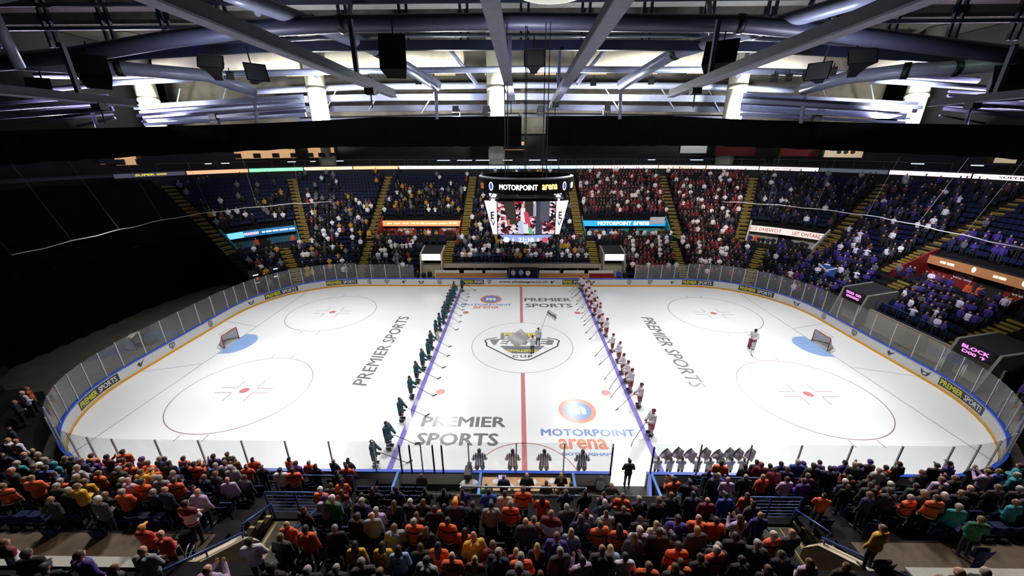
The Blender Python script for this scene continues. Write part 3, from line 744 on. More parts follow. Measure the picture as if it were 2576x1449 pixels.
# ---------------------------------------------------------------- near stand
def near_zk(x, k): return NZ0+NS*6 if abs(x) > 10.4 and k == 7 else NZ0+NS*k
def near_stand():
    b = B()
    xs = [i*.8 for i in range(-40, 41)]
    def row_pts(d):
        """near half of the offset rounded rectangle, from the seated end round to the draped end"""
        a, r = NA-NR, NR+d; pts = []
        for i in range(13):
            t = -PI*.5*i/12; pts.append((a+r*cos(t), -(NW-NR)+r*sin(t)))
        for i in range(1, 40): pts.append((a-2*a*i/40, -NW-d))
        for i in range(13):
            t = -PI/2-PI*.5*i/12; pts.append((-a+r*cos(t), -(NW-NR)+r*sin(t)))
        return pts
    def hole(x, d): return (abs(x) < 7.75 and d < 1.25) or (-10.3 < x < -7.7 and 2.9 < d < 6.4) or (8.0 < x < 10.4 and 2.9 < d < 6.4)
    for k in range(-1, 11):
        d0, d1 = max(.8*k-.4, -.45), .8*k+.4
        z = NZ0+NS*k if k >= 0 else NZ0
        if k < 0: continue
        p0, p1 = row_pts(d0), row_pts(d1)
        for i in range(len(p0)-1):
            x = (p0[i][0]+p0[i+1][0])/2; ym = (p0[i][1]+p0[i+1][1])/2
            if hole(x, (d0+d1)/2) or ym > -9.4: continue
            z = near_zk(x, k); zl = near_zk(x, k-1)
            b.quad((*p0[i], z), (*p0[i+1], z), (*p1[i+1], z), (*p1[i], z)); b.quad((*p0[i], zl if k else 0), (*p0[i+1], zl if k else 0), (*p0[i+1], z), (*p0[i], z))
    b.build('near_stand_terrace', M_CONC, label='stepped concrete terrace of the near stand', kind='structure')
    # wall behind the timekeepers
    b = B(); b.box((0, -17.45, 1.1), (15.6, .16, 2.2)); b.build('wall_near', M_GREYW, label='grey concrete wall behind the timekeepers', kind='structure')
    b = B(); b.box((0, -17.35, 1.72), (15.6, .34, .16)); b.build('trim_1', M_BEIGE, label='beige ledge on the wall behind the timekeepers', kind='structure')
    b = B(); b.box((0, -16.3, .11), (15.5, 2.4, .22)); b.build('timekeeper_floor', mat('rubber_floor', '#3c3c3c', .8, var=.1), label='dark rubber floor behind the near boards', kind='structure')
near_stand()
# ---------------------------------------------------------------- figures
def vox(prims, voxel=.012, ratio=.35, smooth=4):
    b = B()
    for p in prims:
        if p[0] == 'c': b.cap(*p[1:5], n=12)
        elif p[0] == 'e': b.ell(p[1], p[2], 14, 10)
        elif p[0] == 'b': b.box(p[1], p[2])
    me = b.mesh('figure', [])
    o = bpy.data.objects.new('figure', me); COL.objects.link(o)
    r = o.modifiers.new('r', 'REMESH'); r.mode = 'VOXEL'; r.voxel_size = voxel; r.use_smooth_shade = True
    s = o.modifiers.new('s', 'SMOOTH'); s.factor = .5; s.iterations = smooth
    if ratio < 1:
        d = o.modifiers.new('d', 'DECIMATE'); d.ratio = ratio
    dg = bpy.context.evaluated_depsgraph_get()
    out = bpy.data.meshes.new_from_object(o.evaluated_get(dg))
    bpy.data.objects.remove(o); bpy.data.meshes.remove(me)
    for p in out.polygons: p.use_smooth = True
    return out
def setmats(me, mats, fn):
    me.materials.clear()
    for m in mats: me.materials.append(m)
    for p in me.polygons: p.material_index = fn(p.center)
    return me

M_SKIN = mat('skin', objcol=True, rough=.55, var=.05); M_TROU = mat('trousers_dark', '#1d1f28', .85, var=.15); M_SHOE = mat('shoe_dark', '#15151a', .5)
M_EYE = mat('eye_dark', '#1c1614', .3); M_LIP = mat('lip', '#8a4a44', .5)
M_HAIR = mat('hair', objcol=True, rough=.6, var=.25, scale=40); M_CLOTH = mat('cloth', objcol=True, rough=.8, var=.12, scale=9)
M_TEAM = banded('cloth_team', [(-1, None), (.86, '#e8e0d8'), (.90, '#16161a'), (.95, None), (1.30, '#16161a'), (1.36, None)])
M_YOKE = banded('cloth_yoke', [(-1, None), (.88, '#7a1424'), (.94, None), (1.30, '#6a1020')])

def hand(w, d, curl, side):
    """palm, four separate fingers of unequal length and a thumb; w = wrist, d = direction the fingers point, side = +1/-1"""
    w, d = Vector(w), Vector(d).normalized()
    n = Vector((0, 1, 0)) if abs(d.y) < .8 else Vector((0, 0, 1))
    u = d.cross(n).normalized(); n = u.cross(d).normalized()
    if u.x*side < 0 and abs(u.x) > .2: u = -u
    pr = [('c', w, .026, w+d*.075, .036)]
    k = w+d*.085
    for i, L in enumerate((.062, .075, .07, .055)):
        a = k+u*(-.033+.022*i); m = a+d*L*.55+n*curl*.012; e = m+d*L*.5*(1-curl)+n*L*.55*curl
        pr += [('c', a, .0100, m, .0095), ('c', m, .0095, e, .0085)]
    t0 = w+d*.03-u*.03; t1 = t0+d*.035-u*.028+n*.012; t2 = t1+d*.03+n*.012*(1+curl)
    return pr + [('c', t0, .013, t1, .011), ('c', t1, .011, t2, .0095)]
POSES = {  # elbow and wrist of each arm (x>0 side, x<0 side), finger direction
    'stand': (((.265, -.02, 1.11), (.25, .07, .87), (0, .15, -1)), ((-.265, -.02, 1.11), (-.25, .07, .87), (0, .15, -1))),
    'clasp': (((.27, -.03, 1.13), (.08, .19, 1.02), (-1, .3, 0)), ((-.27, -.03, 1.13), (-.06, .20, 1.0), (1, .3, 0))),
    'fold': (((.28, .03, 1.14), (-.06, .19, 1.13), (-1, .1, .1)), ((-.28, .03, 1.12), (.06, .22, 1.09), (1, .1, .1))),
    'raise': (((.30, .08, 1.30), (.22, .25, 1.52), (0, .2, 1)), ((-.265, -.02, 1.11), (-.25, .07, .87), (0, .15, -1))),
    'phone': (((.25, .10, 1.16), (.10, .30, 1.36), (-.2, .3, 1)), ((-.25, .10, 1.16), (-.10, .30, 1.34), (.2, .3, 1))),
    'hips': (((.36, -.10, 1.15), (.20, .02, .99), (-1, .4, -.3)), ((-.36, -.10, 1.15), (-.20, .02, .99), (1, .4, -.3))),
    'seat': (((.26, .03, .78), (.13, .30, .66), (-.2, 1, -.2)), ((-.26, .03, .78), (-.13, .30, .66), (.2, 1, -.2))),
}
def figure(pose, wide=1.0):
    seat = pose == 'seat'; dz = -.40 if seat else 0
    P = lambda x, y, z: (x, y, z+dz)
    (e1, w1, f1), (e2, w2, f2) = POSES[pose]
    head = [('e', P(0, .012, 1.635), (.078, .098, .118)), ('e', P(0, .045, 1.575), (.058, .066, .075)), ('c', P(0, .105, 1.645), .012, P(0, .118, 1.612), .017),
            ('e', P(.078, .0, 1.625), (.012, .022, .034)), ('e', P(-.078, .0, 1.625), (.012, .022, .034)), ('c', P(0, -.012, 1.40), .06, P(0, .0, 1.56), .055)]
    torso = [('e', P(0, -.005, 1.27), (.178*wide, .115, .19)), ('e', P(0, .01, 1.08), (.158*wide, .115, .19)), ('e', P(0, 0, .93), (.172*wide, .12, .13)), ('c', P(-.17*wide, -.01, 1.40), .066, P(.17*wide, -.01, 1.40), .066)]
    arms = []; hands = []
    for sx, e, w, f in ((1, e1, w1, f1), (-1, e2, w2, f2)):
        arms += [('c', P(sx*.195*wide, -.01, 1.39), .058, e, .045), ('c', e, .045, w, .031)]
        hands += hand(w, f, .45, sx)
    legs = []
    for sx in (1, -1):
        if seat:
            h, k, a = (sx*.1, .02, .52), (sx*.13, .46, .50), (sx*.12, .46, .09)
        else:
            h, k, a = (sx*.095, 0, .90), (sx*.10, .02, .49), (sx*.105, -.02, .09)
        legs += [('c', h, .092, k, .062), ('c', k, .062, a, .042), ('c', (a[0], a[1]-.04, .048), .042, (a[0]*1.12, a[1]+.16, .036), .033)]
    me = vox(head+torso+arms+hands+legs)
    eyes = [Vector(P(.031, .1, 1.645)), Vector(P(-.031, .1, 1.645))]; mouth = Vector(P(0, .108, 1.565)); hz = [Vector(w1), Vector(w2)]
    def fn(c):
        if min((c-q).length for q in eyes) < .013: return 3
        if abs(c.z-mouth.z) < .008 and abs(c.x) < .024 and c.y > .08: return 4
        if c.z > 1.44+dz and abs(c.x) < .12: return 0
        if min((c-q).length for q in hz) < .2 and not (abs(c.x) < .2 and c.y < .13 and not seat): return 0
        if c.z < .10: return 2
        return 1
    setmats(me, [M_SKIN, M_TROU, M_SHOE, M_EYE, M_LIP], fn)
    grow = lambda pr, g: [(q[0], q[1], q[2]+g, q[3], q[4]+g) if q[0] == 'c' else ('e', q[1], tuple(r+g for r in q[2])) for q in pr]
    coat = grow(torso, .03)+grow(arms, .02)
    hem = [('e', P(0, .0, .88), (.2*wide, .15, .12))] if not seat else [('e', P(0, .05, .93), (.2*wide, .17, .1))]
    j = vox(coat+hem, .018, .5, 6)
    hood = vox(coat+hem+[('e', P(0, -.115, 1.42), (.12, .07, .1)), ('c', P(-.1, -.03, 1.46), .04, P(.1, -.03, 1.46), .04)], .018, .5, 6)
    cut(j, lambda c: c.z > 1.45+dz and hypot(c.x, c.y+.01) < .07); cut(hood, lambda c: c.z > 1.45+dz and hypot(c.x, c.y+.01) < .07)
    for m2 in (j, hood): setmats(m2, [M_CLOTH], lambda c: 0)
    jt = j.copy(); setmats(jt, [M_TEAM], lambda c: 0)
    jy = j.copy(); setmats(jy, [M_YOKE], lambda c: 0)
    return dict(body=me, jersey=j, hoodie=hood, team=jt, yoke=jy, dz=dz)
def cut(me, fn):
    bm = bmesh.new(); bm.from_mesh(me)
    bmesh.ops.delete(bm, geom=[f for f in bm.faces if fn(f.calc_center_median())], context='FACES'); bm.to_mesh(me); bm.free()
FIG = {p: figure(p) for p in POSES}
def hairs():
    H = {}
    def mk(prims, cutf, vx=.012):
        me = vox(prims, vx, .4, 3); cut(me, cutf); setmats(me, [M_HAIR], lambda c: 0); return me
    cap = [('e', (0, .0, 1.645), (.088, .108, .122))]
    H['short'] = mk(cap, lambda c: c.y > .055 and c.z < 1.69 or c.z < 1.57)
    H['long'] = mk(cap+[('c', (0, -.06, 1.62), .088, (0, -.10, 1.32), .07), ('c', (.06, -.03, 1.6), .04, (.09, -.06, 1.36), .035), ('c', (-.06, -.03, 1.6), .04, (-.09, -.06, 1.36), .035)], lambda c: c.y > .05 and c.z < 1.69)
    H['tail'] = mk(cap+[('e', (0, -.12, 1.66), (.035, .035, .035)), ('c', (0, -.14, 1.64), .032, (0, -.13, 1.42), .02)], lambda c: c.y > .055 and c.z < 1.69 or (c.z < 1.56 and c.y > -.06))
    H['beanie'] = mk([('e', (0, .0, 1.67), (.096, .114, .125)), ('e', (0, -.0, 1.78), (.03, .03, .028))], lambda c: c.z < 1.635)
    H['cap'] = mk([('e', (0, .0, 1.66), (.092, .112, .115)), ('e', (0, .13, 1.685), (.07, .09, .012))], lambda c: c.z < 1.645 and c.y < .1)
    H['hood'] = mk([('e', (0, -.02, 1.63), (.115, .13, .15)), ('c', (0, -.06, 1.55), .1, (0, -.07, 1.44), .1)], lambda c: c.y > .06)
    H['fringe'] = mk(cap+[('c', (.05, -.05, 1.6), .05, (.05, -.07, 1.48), .045), ('c', (-.05, -.05, 1.6), .05, (-.05, -.07, 1.48), .045)], lambda c: c.y > .06 and c.z < 1.68)
    return H
HAIR = hairs()
SKINS = ['#c99a80', '#b98a70', '#d2a68c', '#a87860', '#c08e74']
CLO = dict(o=('#d8592b', 'orange'), k=('#131316', 'black'), n=('#19203e', 'navy'), g=('#85858c', 'grey'), w=('#d4d4dc', 'white'), y=('#c99a2a', 'yellow'), p=('#41297c', 'purple'), t=('#1f7a84', 'teal'), m=('#6a1726', 'maroon'), b=('#2444a0', 'blue'), d=('#36363c', 'dark grey'), l=('#b59cbe', 'lilac'), r=('#b83a30', 'red'), u=('#6a4828', 'brown'), e=('#1f6242', 'green'), c=('#bdae96', 'cream'), s=('#86a8d2', 'pale blue'))
HA = dict(d=('short', '#3a3029', 'short dark hair', 'hair'), b=('short', '#6e5642', 'short brown hair', 'hair'), g=('short', '#a09b92', 'short grey hair', 'hair'), w=('short', '#cfc6b4', 'pale cropped hair', 'hair'), x=(None, '', 'a bald head', ''), L=('long', '#2e221c', 'long dark hair', 'hair'), M=('long', '#63482f', 'long brown hair', 'hair'), N=('long', '#b59a6c', 'long blond hair', 'hair'), R=('long', '#7a2414', 'long red hair', 'hair'), K=('cap', '#141418', 'a black cap', 'cap'), O=('cap', '#dc8a2a', 'an orange cap', 'cap'), P=('beanie', '#4c2f7c', 'a purple hat', 'hat'), G=('beanie', '#8d868c', 'a grey beanie', 'hat'), W=('beanie', '#d8d4d0', 'a white hat', 'hat'), T=('hood', '#1f7a84', 'a teal hood up', 'hood'))
def person(name, pose, loc, rz, cl, hr, label, cat='person', group=None, garment=None, sc=(1, 1, 1), skin=None, rnd=random):
    F = FIG[pose]
    o = link(name, F['body'], None, loc, rz, label, cat, group, None, lin(skin or rnd.choice(SKINS)), sc)
    g = garment or 'jersey'
    link({'jersey': 'jumper', 'hoodie': 'hoodie', 'team': 'jersey', 'yoke': 'jersey'}[g], F[g], o, color=lin(cl))
    if hr and hr[0]:
        link(hr[3], HAIR[hr[0]], o, (0, 0, F['dz']), color=lin(hr[1]))
    return o
FANS = """
-30.19,-10.94,ob -29.89,-11.38,wW -29.24,-12.26,kx -25.97,-15.11,wx -25.35,-15.26,wx -21.64,-16.32,kb -20.60,-16.12,od -20.16,-16.47,px -19.65,-16.28,md
-19.21,-15.96,od -18.94,-16.42,pK -17.84,-16.42,pP -17.26,-16.20,eg -16.13,-16.19,od -15.72,-16.55,kP -15.18,-16.41,gg -14.66,-16.19,pd -14.13,-16.02,db
-13.65,-16.30,ud -10.08,-16.37,og 7.73,-16.26,kd 9.92,-16.43,kd 10.59,-16.19,dd 11.14,-16.31,kd 11.70,-16.20,pd 12.71,-16.19,kP 13.17,-16.49,lP
13.53,-16.09,ld 13.93,-16.46,kP 14.56,-16.20,pd 15.21,-16.27,pd 15.76,-16.13,dP 16.25,-16.40,rd 17.03,-16.20,dd 22.44,-16.20,td 29.82,-11.50,pb
30.12,-11.05,ld 30.35,-10.52,kb 30.71,-10.12,kd 30.90,-9.63,pd -23.17,-16.52,dx -22.32,-16.62,ug -21.80,-16.82,kg -21.49,-17.25,kW -20.94,-17.15,tT
-20.61,-16.76,kb -18.20,-16.82,od -17.79,-17.19,od -16.79,-17.07,ob -16.34,-16.76,bd -16.32,-17.37,og -15.87,-17.05,kd -14.71,-17.10,od -13.45,-16.95,lb
-10.74,-17.33,wd -10.28,-16.92,pd 7.79,-17.16,dd 8.63,-16.70,od 10.39,-16.72,mb 11.27,-17.07,nb 11.94,-17.37,mb 12.04,-16.62,bg 12.55,-16.85,dd
13.13,-17.02,nd 13.72,-17.37,md 14.41,-16.75,dg 15.31,-17.23,nd 16.96,-17.13,kb 17.97,-16.75,kK 18.57,-16.67,pK -21.97,-17.52,tg -21.11,-17.64,kb
-20.33,-17.83,bd -19.77,-18.04,nd -19.25,-17.43,nb -17.83,-18.04,ob -17.27,-17.98,kL -17.08,-17.50,od -13.33,-18.13,nb -13.21,-17.61,dg -12.49,-17.70,gg
-11.61,-18.18,dd -9.87,-17.73,od 7.85,-17.68,bg 10.38,-17.48,md 10.57,-17.97,ld 11.12,-18.12,pd 12.86,-18.02,nW 14.09,-17.77,dd 14.58,-18.12,dW
14.67,-17.48,gg 16.72,-17.97,lb 17.40,-17.85,kb 19.11,-17.50,lb 19.67,-17.42,bb 20.21,-17.59,tg -20.83,-18.41,kx -19.96,-18.70,kb -18.40,-18.79,og
-18.36,-18.21,gg -17.84,-18.69,kg -17.31,-18.88,yb -16.61,-18.24,dg -15.96,-18.75,dg -15.65,-18.31,yb -15.39,-18.77,od -14.84,-18.56,kg -14.34,-18.31,dg
-12.52,-18.40,db -11.82,-18.69,lx -11.30,-18.90,dg -11.00,-18.34,kd -10.74,-18.80,kg -10.30,-18.47,kd -9.74,-18.41,kx -8.07,-18.60,ob -7.61,-18.91,dd
5.72,-18.51,od 6.29,-18.62,nK 7.86,-18.42,lx 10.36,-18.48,nd 10.85,-18.76,pM 12.40,-18.61,kL 14.95,-18.61,dd 16.75,-18.80,kx 18.56,-18.80,kg
-19.60,-19.47,ob -18.85,-19.17,ob -17.62,-19.42,kg -16.86,-19.67,kg -15.45,-19.76,kx -15.10,-19.21,lx -14.86,-19.68,og -14.51,-19.27,od -13.98,-19.09,gg
-13.70,-19.68,ng -13.41,-19.14,od -10.07,-19.05,od -8.89,-19.11,wd -8.07,-19.41,kM -7.07,-19.06,oL -6.09,-19.62,kL 3.93,-19.76,ng 5.15,-19.56,kb
6.37,-19.74,mx 7.09,-19.58,bK 7.91,-19.49,oM 8.48,-19.16,og 10.28,-19.57,cb 11.14,-19.33,tb 12.68,-19.05,dd 13.15,-19.31,dd 13.61,-19.59,og
14.23,-19.43,kg 14.89,-19.49,kw 15.72,-19.30,kx 17.18,-19.14,kb 17.22,-19.68,tb -16.48,-20.40,kx -16.20,-19.83,yb -14.74,-20.44,dW -12.83,-20.00,nx
-11.66,-20.03,lx -11.01,-20.00,dd -10.45,-20.09,nO -9.80,-20.06,oP -8.82,-20.27,nx -8.31,-20.04,wb -7.39,-19.85,oW -7.03,-20.25,lP -6.65,-19.86,wM
-5.56,-19.81,kL -4.05,-20.35,dw -2.86,-20.50,oL -2.46,-20.12,wM -1.91,-20.37,kd -1.40,-19.88,bd -0.84,-19.98,cd -0.20,-19.81,ob 0.47,-20.00,oL
1.90,-20.57,lR 2.57,-20.26,nw 3.13,-20.54,kb 3.25,-19.99,ob 4.40,-20.22,kb 5.73,-19.88,nd 10.62,-19.99,kx 11.19,-19.97,kx 11.87,-19.80,nb
13.93,-20.00,od 14.42,-20.26,tg -11.14,-20.95,wd -6.46,-20.72,eW -5.51,-20.70,ng -5.38,-21.33,kd -4.94,-20.99,lg -4.44,-20.73,kM -3.58,-21.17,dM
-3.51,-20.63,dM -3.05,-20.99,kd -2.41,-20.82,nO -1.25,-20.83,gK -0.62,-20.77,oG 0.12,-21.28,ob 1.18,-20.87,dg 3.41,-21.25,kd 4.61,-21.17,nM
5.80,-21.20,od 14.04,-21.07,eb -11.93,-21.67,rO -11.07,-21.94,rx -5.74,-21.97,kG -4.80,-21.56,gx -4.00,-21.94,gb -3.48,-21.73,og -2.47,-21.74,od
-1.94,-21.93,oL -0.15,-21.73,dx 0.61,-21.53,wx 1.15,-22.02,gN 1.50,-21.61,nL 2.04,-21.76,ob 2.58,-21.86,oL 3.12,-21.99,lw 3.68,-21.76,cN
4.02,-22.18,kK 4.35,-21.63,pd 5.03,-21.52,ox 6.25,-21.52,lM 10.22,-21.79,yb -6.87,-22.61,db -6.33,-22.33,od -4.75,-22.77,yL -4.01,-22.78,yL
-2.97,-22.84,kd -2.96,-22.27,kM -1.58,-22.58,yx -1.05,-22.78,mb -0.43,-22.83,wN 0.13,-22.72,nN 0.67,-22.53,pb 2.06,-22.80,sN 2.78,-22.45,dM
3.48,-22.37,kd 3.83,-22.78,od 4.57,-22.28,dx 4.95,-22.68,dg 5.48,-22.49,kd 6.02,-22.61,dg 6.50,-22.88,kd 6.62,-22.35,ow 7.18,-22.28,dx
-13.74,-23.10,wM -12.54,-23.50,kd -11.78,-23.79,kK -11.33,-23.44,pd -10.26,-23.66,dM -9.79,-23.36,gx -7.32,-23.03,wd -4.76,-23.68,kg -4.21,-23.53,dG
-3.69,-23.73,kb -3.41,-23.18,sL -2.61,-23.51,gd -2.44,-23.02,oL -2.02,-23.37,ox -1.45,-23.39,wN -0.87,-23.28,ng -0.31,-23.36,og 0.15,-23.73,oM
0.67,-23.22,dg 1.19,-23.43,ld 1.71,-23.22,dx 2.28,-23.28,wd 2.79,-23.50,ob 3.58,-23.45,od 4.12,-23.30,kd 4.62,-23.09,ow 5.13,-23.32,kd
5.66,-23.51,kM 6.77,-23.34,lM 9.47,-23.76,kb 10.03,-23.63,kx 10.73,-23.55,kg -7.50,-24.04,lx -6.04,-23.98,kd -5.20,-24.01,kg -0.36,-23.95,dg
3.22,-23.83,dM
"""

def near_floor(x, y): return near_zk(x, near_k(near_d(x, y)))
BLK = [('west', -99, -10.3), ('stair', -10.3, -7.6), ('mid', -7.6, 8.0), ('gap', 8.0, 10.4), ('east', 10.4, 99)]
def fans():
    rr = random.Random(5); rows = {}
    data = []
    for e in FANS.split():
        x, y, c = e.split(','); x = float(x); y = float(y)
        if (-11.5 < x < -7.7 and -20.6 < y < -18.2) or (8.2 < x < 11.4 and -20.4 < y < -18.2): continue
        if abs(x) < 7.9 and y > -17.85: y = -17.85
        k = near_k(near_d(x, y)); data.append((x, y, k, c))
    lab = {'west': 'drape-end block', 'stair': 'teal-side stair gap', 'mid': 'middle block', 'gap': 'white-side stair gap', 'east': 'seated-end block'}
    cnt = {}
    rng = random.Random(3)
    for x, y, k, c in sorted(data, key=lambda q: (q[2], q[0])):
        blk = next(n for n, a, b in BLK if a <= x < b)
        cnt[(blk, k)] = i = cnt.get((blk, k), 0)+1
        col, cn = CLO[c[0]]; hr = HA[c[1]]
        z = near_floor(x, y)
        pose = rng.choices(['stand', 'clasp', 'fold', 'phone', 'raise', 'hips'], [5, 5, 3, .8, .25, .6])[0]
        gar = 'team' if c[0] == 'o' and rng.random() < .75 else 'yoke' if c[0] == 'w' and rng.random() < .5 else rng.choice(['jersey', 'jersey', 'hoodie'])
        if c[1] == 'T': gar = 'hoodie'
        gn = {'team': 'jersey', 'yoke': 'jersey', 'jersey': 'top', 'hoodie': 'hoodie'}[gar]
        s = rng.uniform(.97, 1.07); w = rng.uniform(1.0, 1.13)
        if c[1] in 'LMNR': s *= .95; w *= .92
        a = rng.uniform(-.25, .25) - (.5*max(0, abs(x)-18)/12*(1 if x > 0 else -1))*-1
        lb = f"person in {cn} {gn} with {hr[2]}, {ordw(i)} along {ordw(k+1)} row, {lab[blk]}"
        person('spectator', pose, (x, y, z), a, col, hr, lb, group='spectators in the near stand', garment=gar, sc=(s*w, s*w*.97, s), rnd=rng)
    return data
FAN = fans()
# ---------------------------------------------------------------- players and officials on the ice
M_TEAL = banded('jersey_teal', [(-1, '#e8e8ea'), (.80, '#131a1e'), (.84, '#e8e8ea'), (.88, None), (1.34, '#11181c'), (1.38, None)], objcol=True)
M_WHITEJ = banded('jersey_white', [(-1, '#8c1822'), (.82, '#e4dce6'), (.86, '#8c1822'), (.9, None)], objcol=True)
M_REF = banded('jersey_striped', [(-1, '#e6e6ea'), (.84, '#e6e6ea')], objcol=False, stripes=(.06, '#131316'))
M_SOCKT = banded('sock_teal', [(-1, '#14181c'), (.22, '#e8e8ea'), (.28, '#14181c'), (.36, '#1d5a66'), (.44, '#e8e8ea'), (.5, '#14181c')], objcol=False)
M_SOCKW = banded('sock_white', [(-1, '#e4dce6'), (.24, '#8c1822'), (.3, '#e4dce6'), (.4, '#8c1822'), (.45, '#e4dce6')], objcol=False)
M_GEAR = mat('gear', objcol=True, rough=.5, var=.1, scale=12); M_BLADE = mat('skate_blade', '#c8ccd2', .2, .9); M_STICK = mat('stick_black', '#1a1a1c', .4)
M_PADW = mat('pad_white', '#e0dce6', .5, var=.08)
def player_parts():
    P = {}
    e, w = (.33, .06, 1.14), (.17, .30, .98); e2, w2 = (-.33, .06, 1.14), (-.13, .34, 1.04)
    head = [('e', (0, .012, 1.70), (.078, .098, .118)), ('e', (0, .045, 1.64), (.058, .066, .075)), ('c', (0, .105, 1.71), .012, (0, .118, 1.677), .017), ('c', (0, -.012, 1.46), .06, (0, 0, 1.62), .055), ('e', (.078, 0, 1.69), (.012, .022, .034)), ('e', (-.078, 0, 1.69), (.012, .022, .034))]
    torso = [('e', (0, -.005, 1.32), (.19, .13, .2)), ('e', (0, .01, 1.12), (.17, .13, .2)), ('c', (-.19, -.01, 1.46), .075, (.19, -.01, 1.46), .075), ('e', (0, 0, .98), (.18, .13, .14))]
    arms = [('c', (.21, -.01, 1.44), .068, e, .055), ('c', e, .055, w, .04), ('c', (-.21, -.01, 1.44), .068, e2, .055), ('c', e2, .055, w2, .04)]
    hands = hand(w, (-.3, .6, -.5), .8, 1)+hand(w2, (.3, .6, -.5), .8, -1)
    legs = []
    for s in (1, -1): legs += [('c', (s*.11, 0, .95), .1, (s*.14, .03, .54), .075), ('c', (s*.14, .03, .54), .075, (s*.15, -.01, .16), .055), ('c', (s*.15, -.05, .11), .055, (s*.165, .16, .1), .045)]
    me = vox(head+torso+arms+hands+legs, .014, .35)
    ey = [Vector((.031, .1, 1.71)), Vector((-.031, .1, 1.71))]
    setmats(me, [M_SKIN, M_SHOE, M_EYE], lambda c: 2 if min((c-q).length for q in ey) < .014 else 0 if c.z > 1.5 and abs(c.x) < .12 else 1)
    P['body'] = me
    gr = lambda pr, g: [(q[0], q[1], q[2]+g, q[3], q[4]+g) if q[0] == 'c' else ('e', q[1], tuple(r+g for r in q[2])) for q in pr]
    j = vox(gr(torso, .05)+gr(arms, .04)+[('e', (0, 0, .93), (.245, .19, .12))], .022, .5, 5); cut(j, lambda c: c.z > 1.52 and hypot(c.x, c.y+.01) < .08)
    for k, m in (('teal', M_TEAL), ('white', M_WHITEJ), ('ref', M_REF)): q = j.copy(); setmats(q, [m], lambda c: 0); P['jersey_'+k] = q
    sh = vox([('c', (s*.1, 0, .95), .15, (s*.15, .02, .6), .13) for s in (1, -1)]+[('e', (0, 0, .92), (.23, .17, .13))], .022, .5); setmats(sh, [M_GEAR], lambda c: 0); P['shorts'] = sh
    for s, n in ((1, 'a'), (-1, 'b')):
        q = vox([('c', (s*.14, .03, .56), .098, (s*.15, .0, .2), .075), ('e', (s*.14, .09, .5), (.06, .05, .08))], .02, .6)
        for k, m in (('teal', M_SOCKT), ('white', M_SOCKW)): z = q.copy(); setmats(z, [m], lambda c: 0); P['sock_'+k+n] = z
        q = vox([('c', (s*.15, -.07, .13), .062, (s*.168, .17, .115), .05), ('c', (s*.15, -.02, .2), .062, (s*.15, -.03, .12), .06)], .016, .6)
        setmats(q, [M_GEAR], lambda c: 0); P['skate'+n] = q
        b = B(); b.box((s*.158, .04, .035), (.012, .3, .07)); P['blade'+n] = b.mesh('blade', [M_BLADE])
        wv = Vector(w if s == 1 else w2); q = vox([('c', wv+Vector((s*.02, -.06, .03)), .06, wv+Vector((-s*.02, .05, -.04)), .065), ('c', wv+Vector((-s*.03, .03, -.0)), .03, wv+Vector((-s*.05, .1, -.05)), .028)], .016, .6); setmats(q, [M_GEAR], lambda c: 0); P['glove'+n] = q
        q = vox([('b', (s*.17, .1, .42), (.26, .14, .62)), ('b', (s*.17, .12, .14), (.24, .16, .12)), ('c', (s*.17, .03, .7), .1, (s*.16, .03, .86), .09)], .025, .6, 8); setmats(q, [M_GEAR], lambda c: 0); P['pad'+n] = q
    h = vox([('e', (0, .0, 1.73), (.108, .128, .125)), ('e', (0, .1, 1.755), (.08, .04, .03))], .016, .5); cut(h, lambda c: c.z < 1.69 and c.y > -.02 or c.z < 1.65); setmats(h, [M_GEAR], lambda c: 0); P['helmet'] = h
    h = vox([('e', (0, .01, 1.69), (.115, .135, .16))], .016, .5); setmats(h, [M_GEAR], lambda c: 0); P['mask'] = h
    q = HAIR['short'].copy(); q.transform(Matrix.Translation((0, 0, .065))); P['hair'] = q
    return P
PP = player_parts()
def player(team, x, y, rz, label, bare, goalie=False, sc=1.0, group=None, rnd=random):
    o = link('hockey_player', PP['body'], None, (x, y, 0), rz, label, 'hockey player', group, None, lin(rnd.choice(SKINS)), (sc, sc, sc))
    k = 'teal' if team == 'teal' else 'white'
    dk, ac = (('#12161a', '#1b5560') if team == 'teal' else ('#8a1622', '#8a1622'))
    link('jersey', PP['jersey_'+k], o, color=lin('#174f5e' if team == 'teal' else '#e6dee8'))
    link('shorts', PP['shorts'], o, color=lin(dk))
    for n in 'ab':
        if goalie: link('leg_pad', PP['pad'+n], o, color=lin('#d8d2c0' if team == 'teal' else ('#7e1a22' if n == 'a' else '#e6e0ea')))
        else: link('sock', PP['sock_'+k+n], o)
        s = link('skate', PP['skate'+n], o, color=lin('#141416')); link('blade', PP['blade'+n], s)
        link('glove', PP['glove'+n], o, color=lin(dk))
    if bare: link('hair', PP['hair'], o, color=lin(rnd.choice(['#2a1c14', '#3c2a1c', '#55402a', '#1a1412'])))
    elif goalie: link('mask', PP['mask'], o, color=lin('#2a1416'))
    else: link('helmet', PP['helmet'], o, color=lin('#7a1c20' if team != 'teal' else '#14181c'))
    return o
def stick(x, y, rz, label, group, L=1.45):
    c, s = cos(rz), sin(rz)
    t = thing('hockey_stick', label, 'hockey stick', (x, y, 0), rz, group)
    b = B(); b.tube([(.14, .24, 1.12), (.0, .50, .93), (-.32, L, .06)], .018, 6); b.build('shaft', M_STICK, t)
    b = B(); b.bar((-.31, L-.02, .045), (-.56, L+.24, .035), .02, .075); b.build('blade', M_STICK, t)
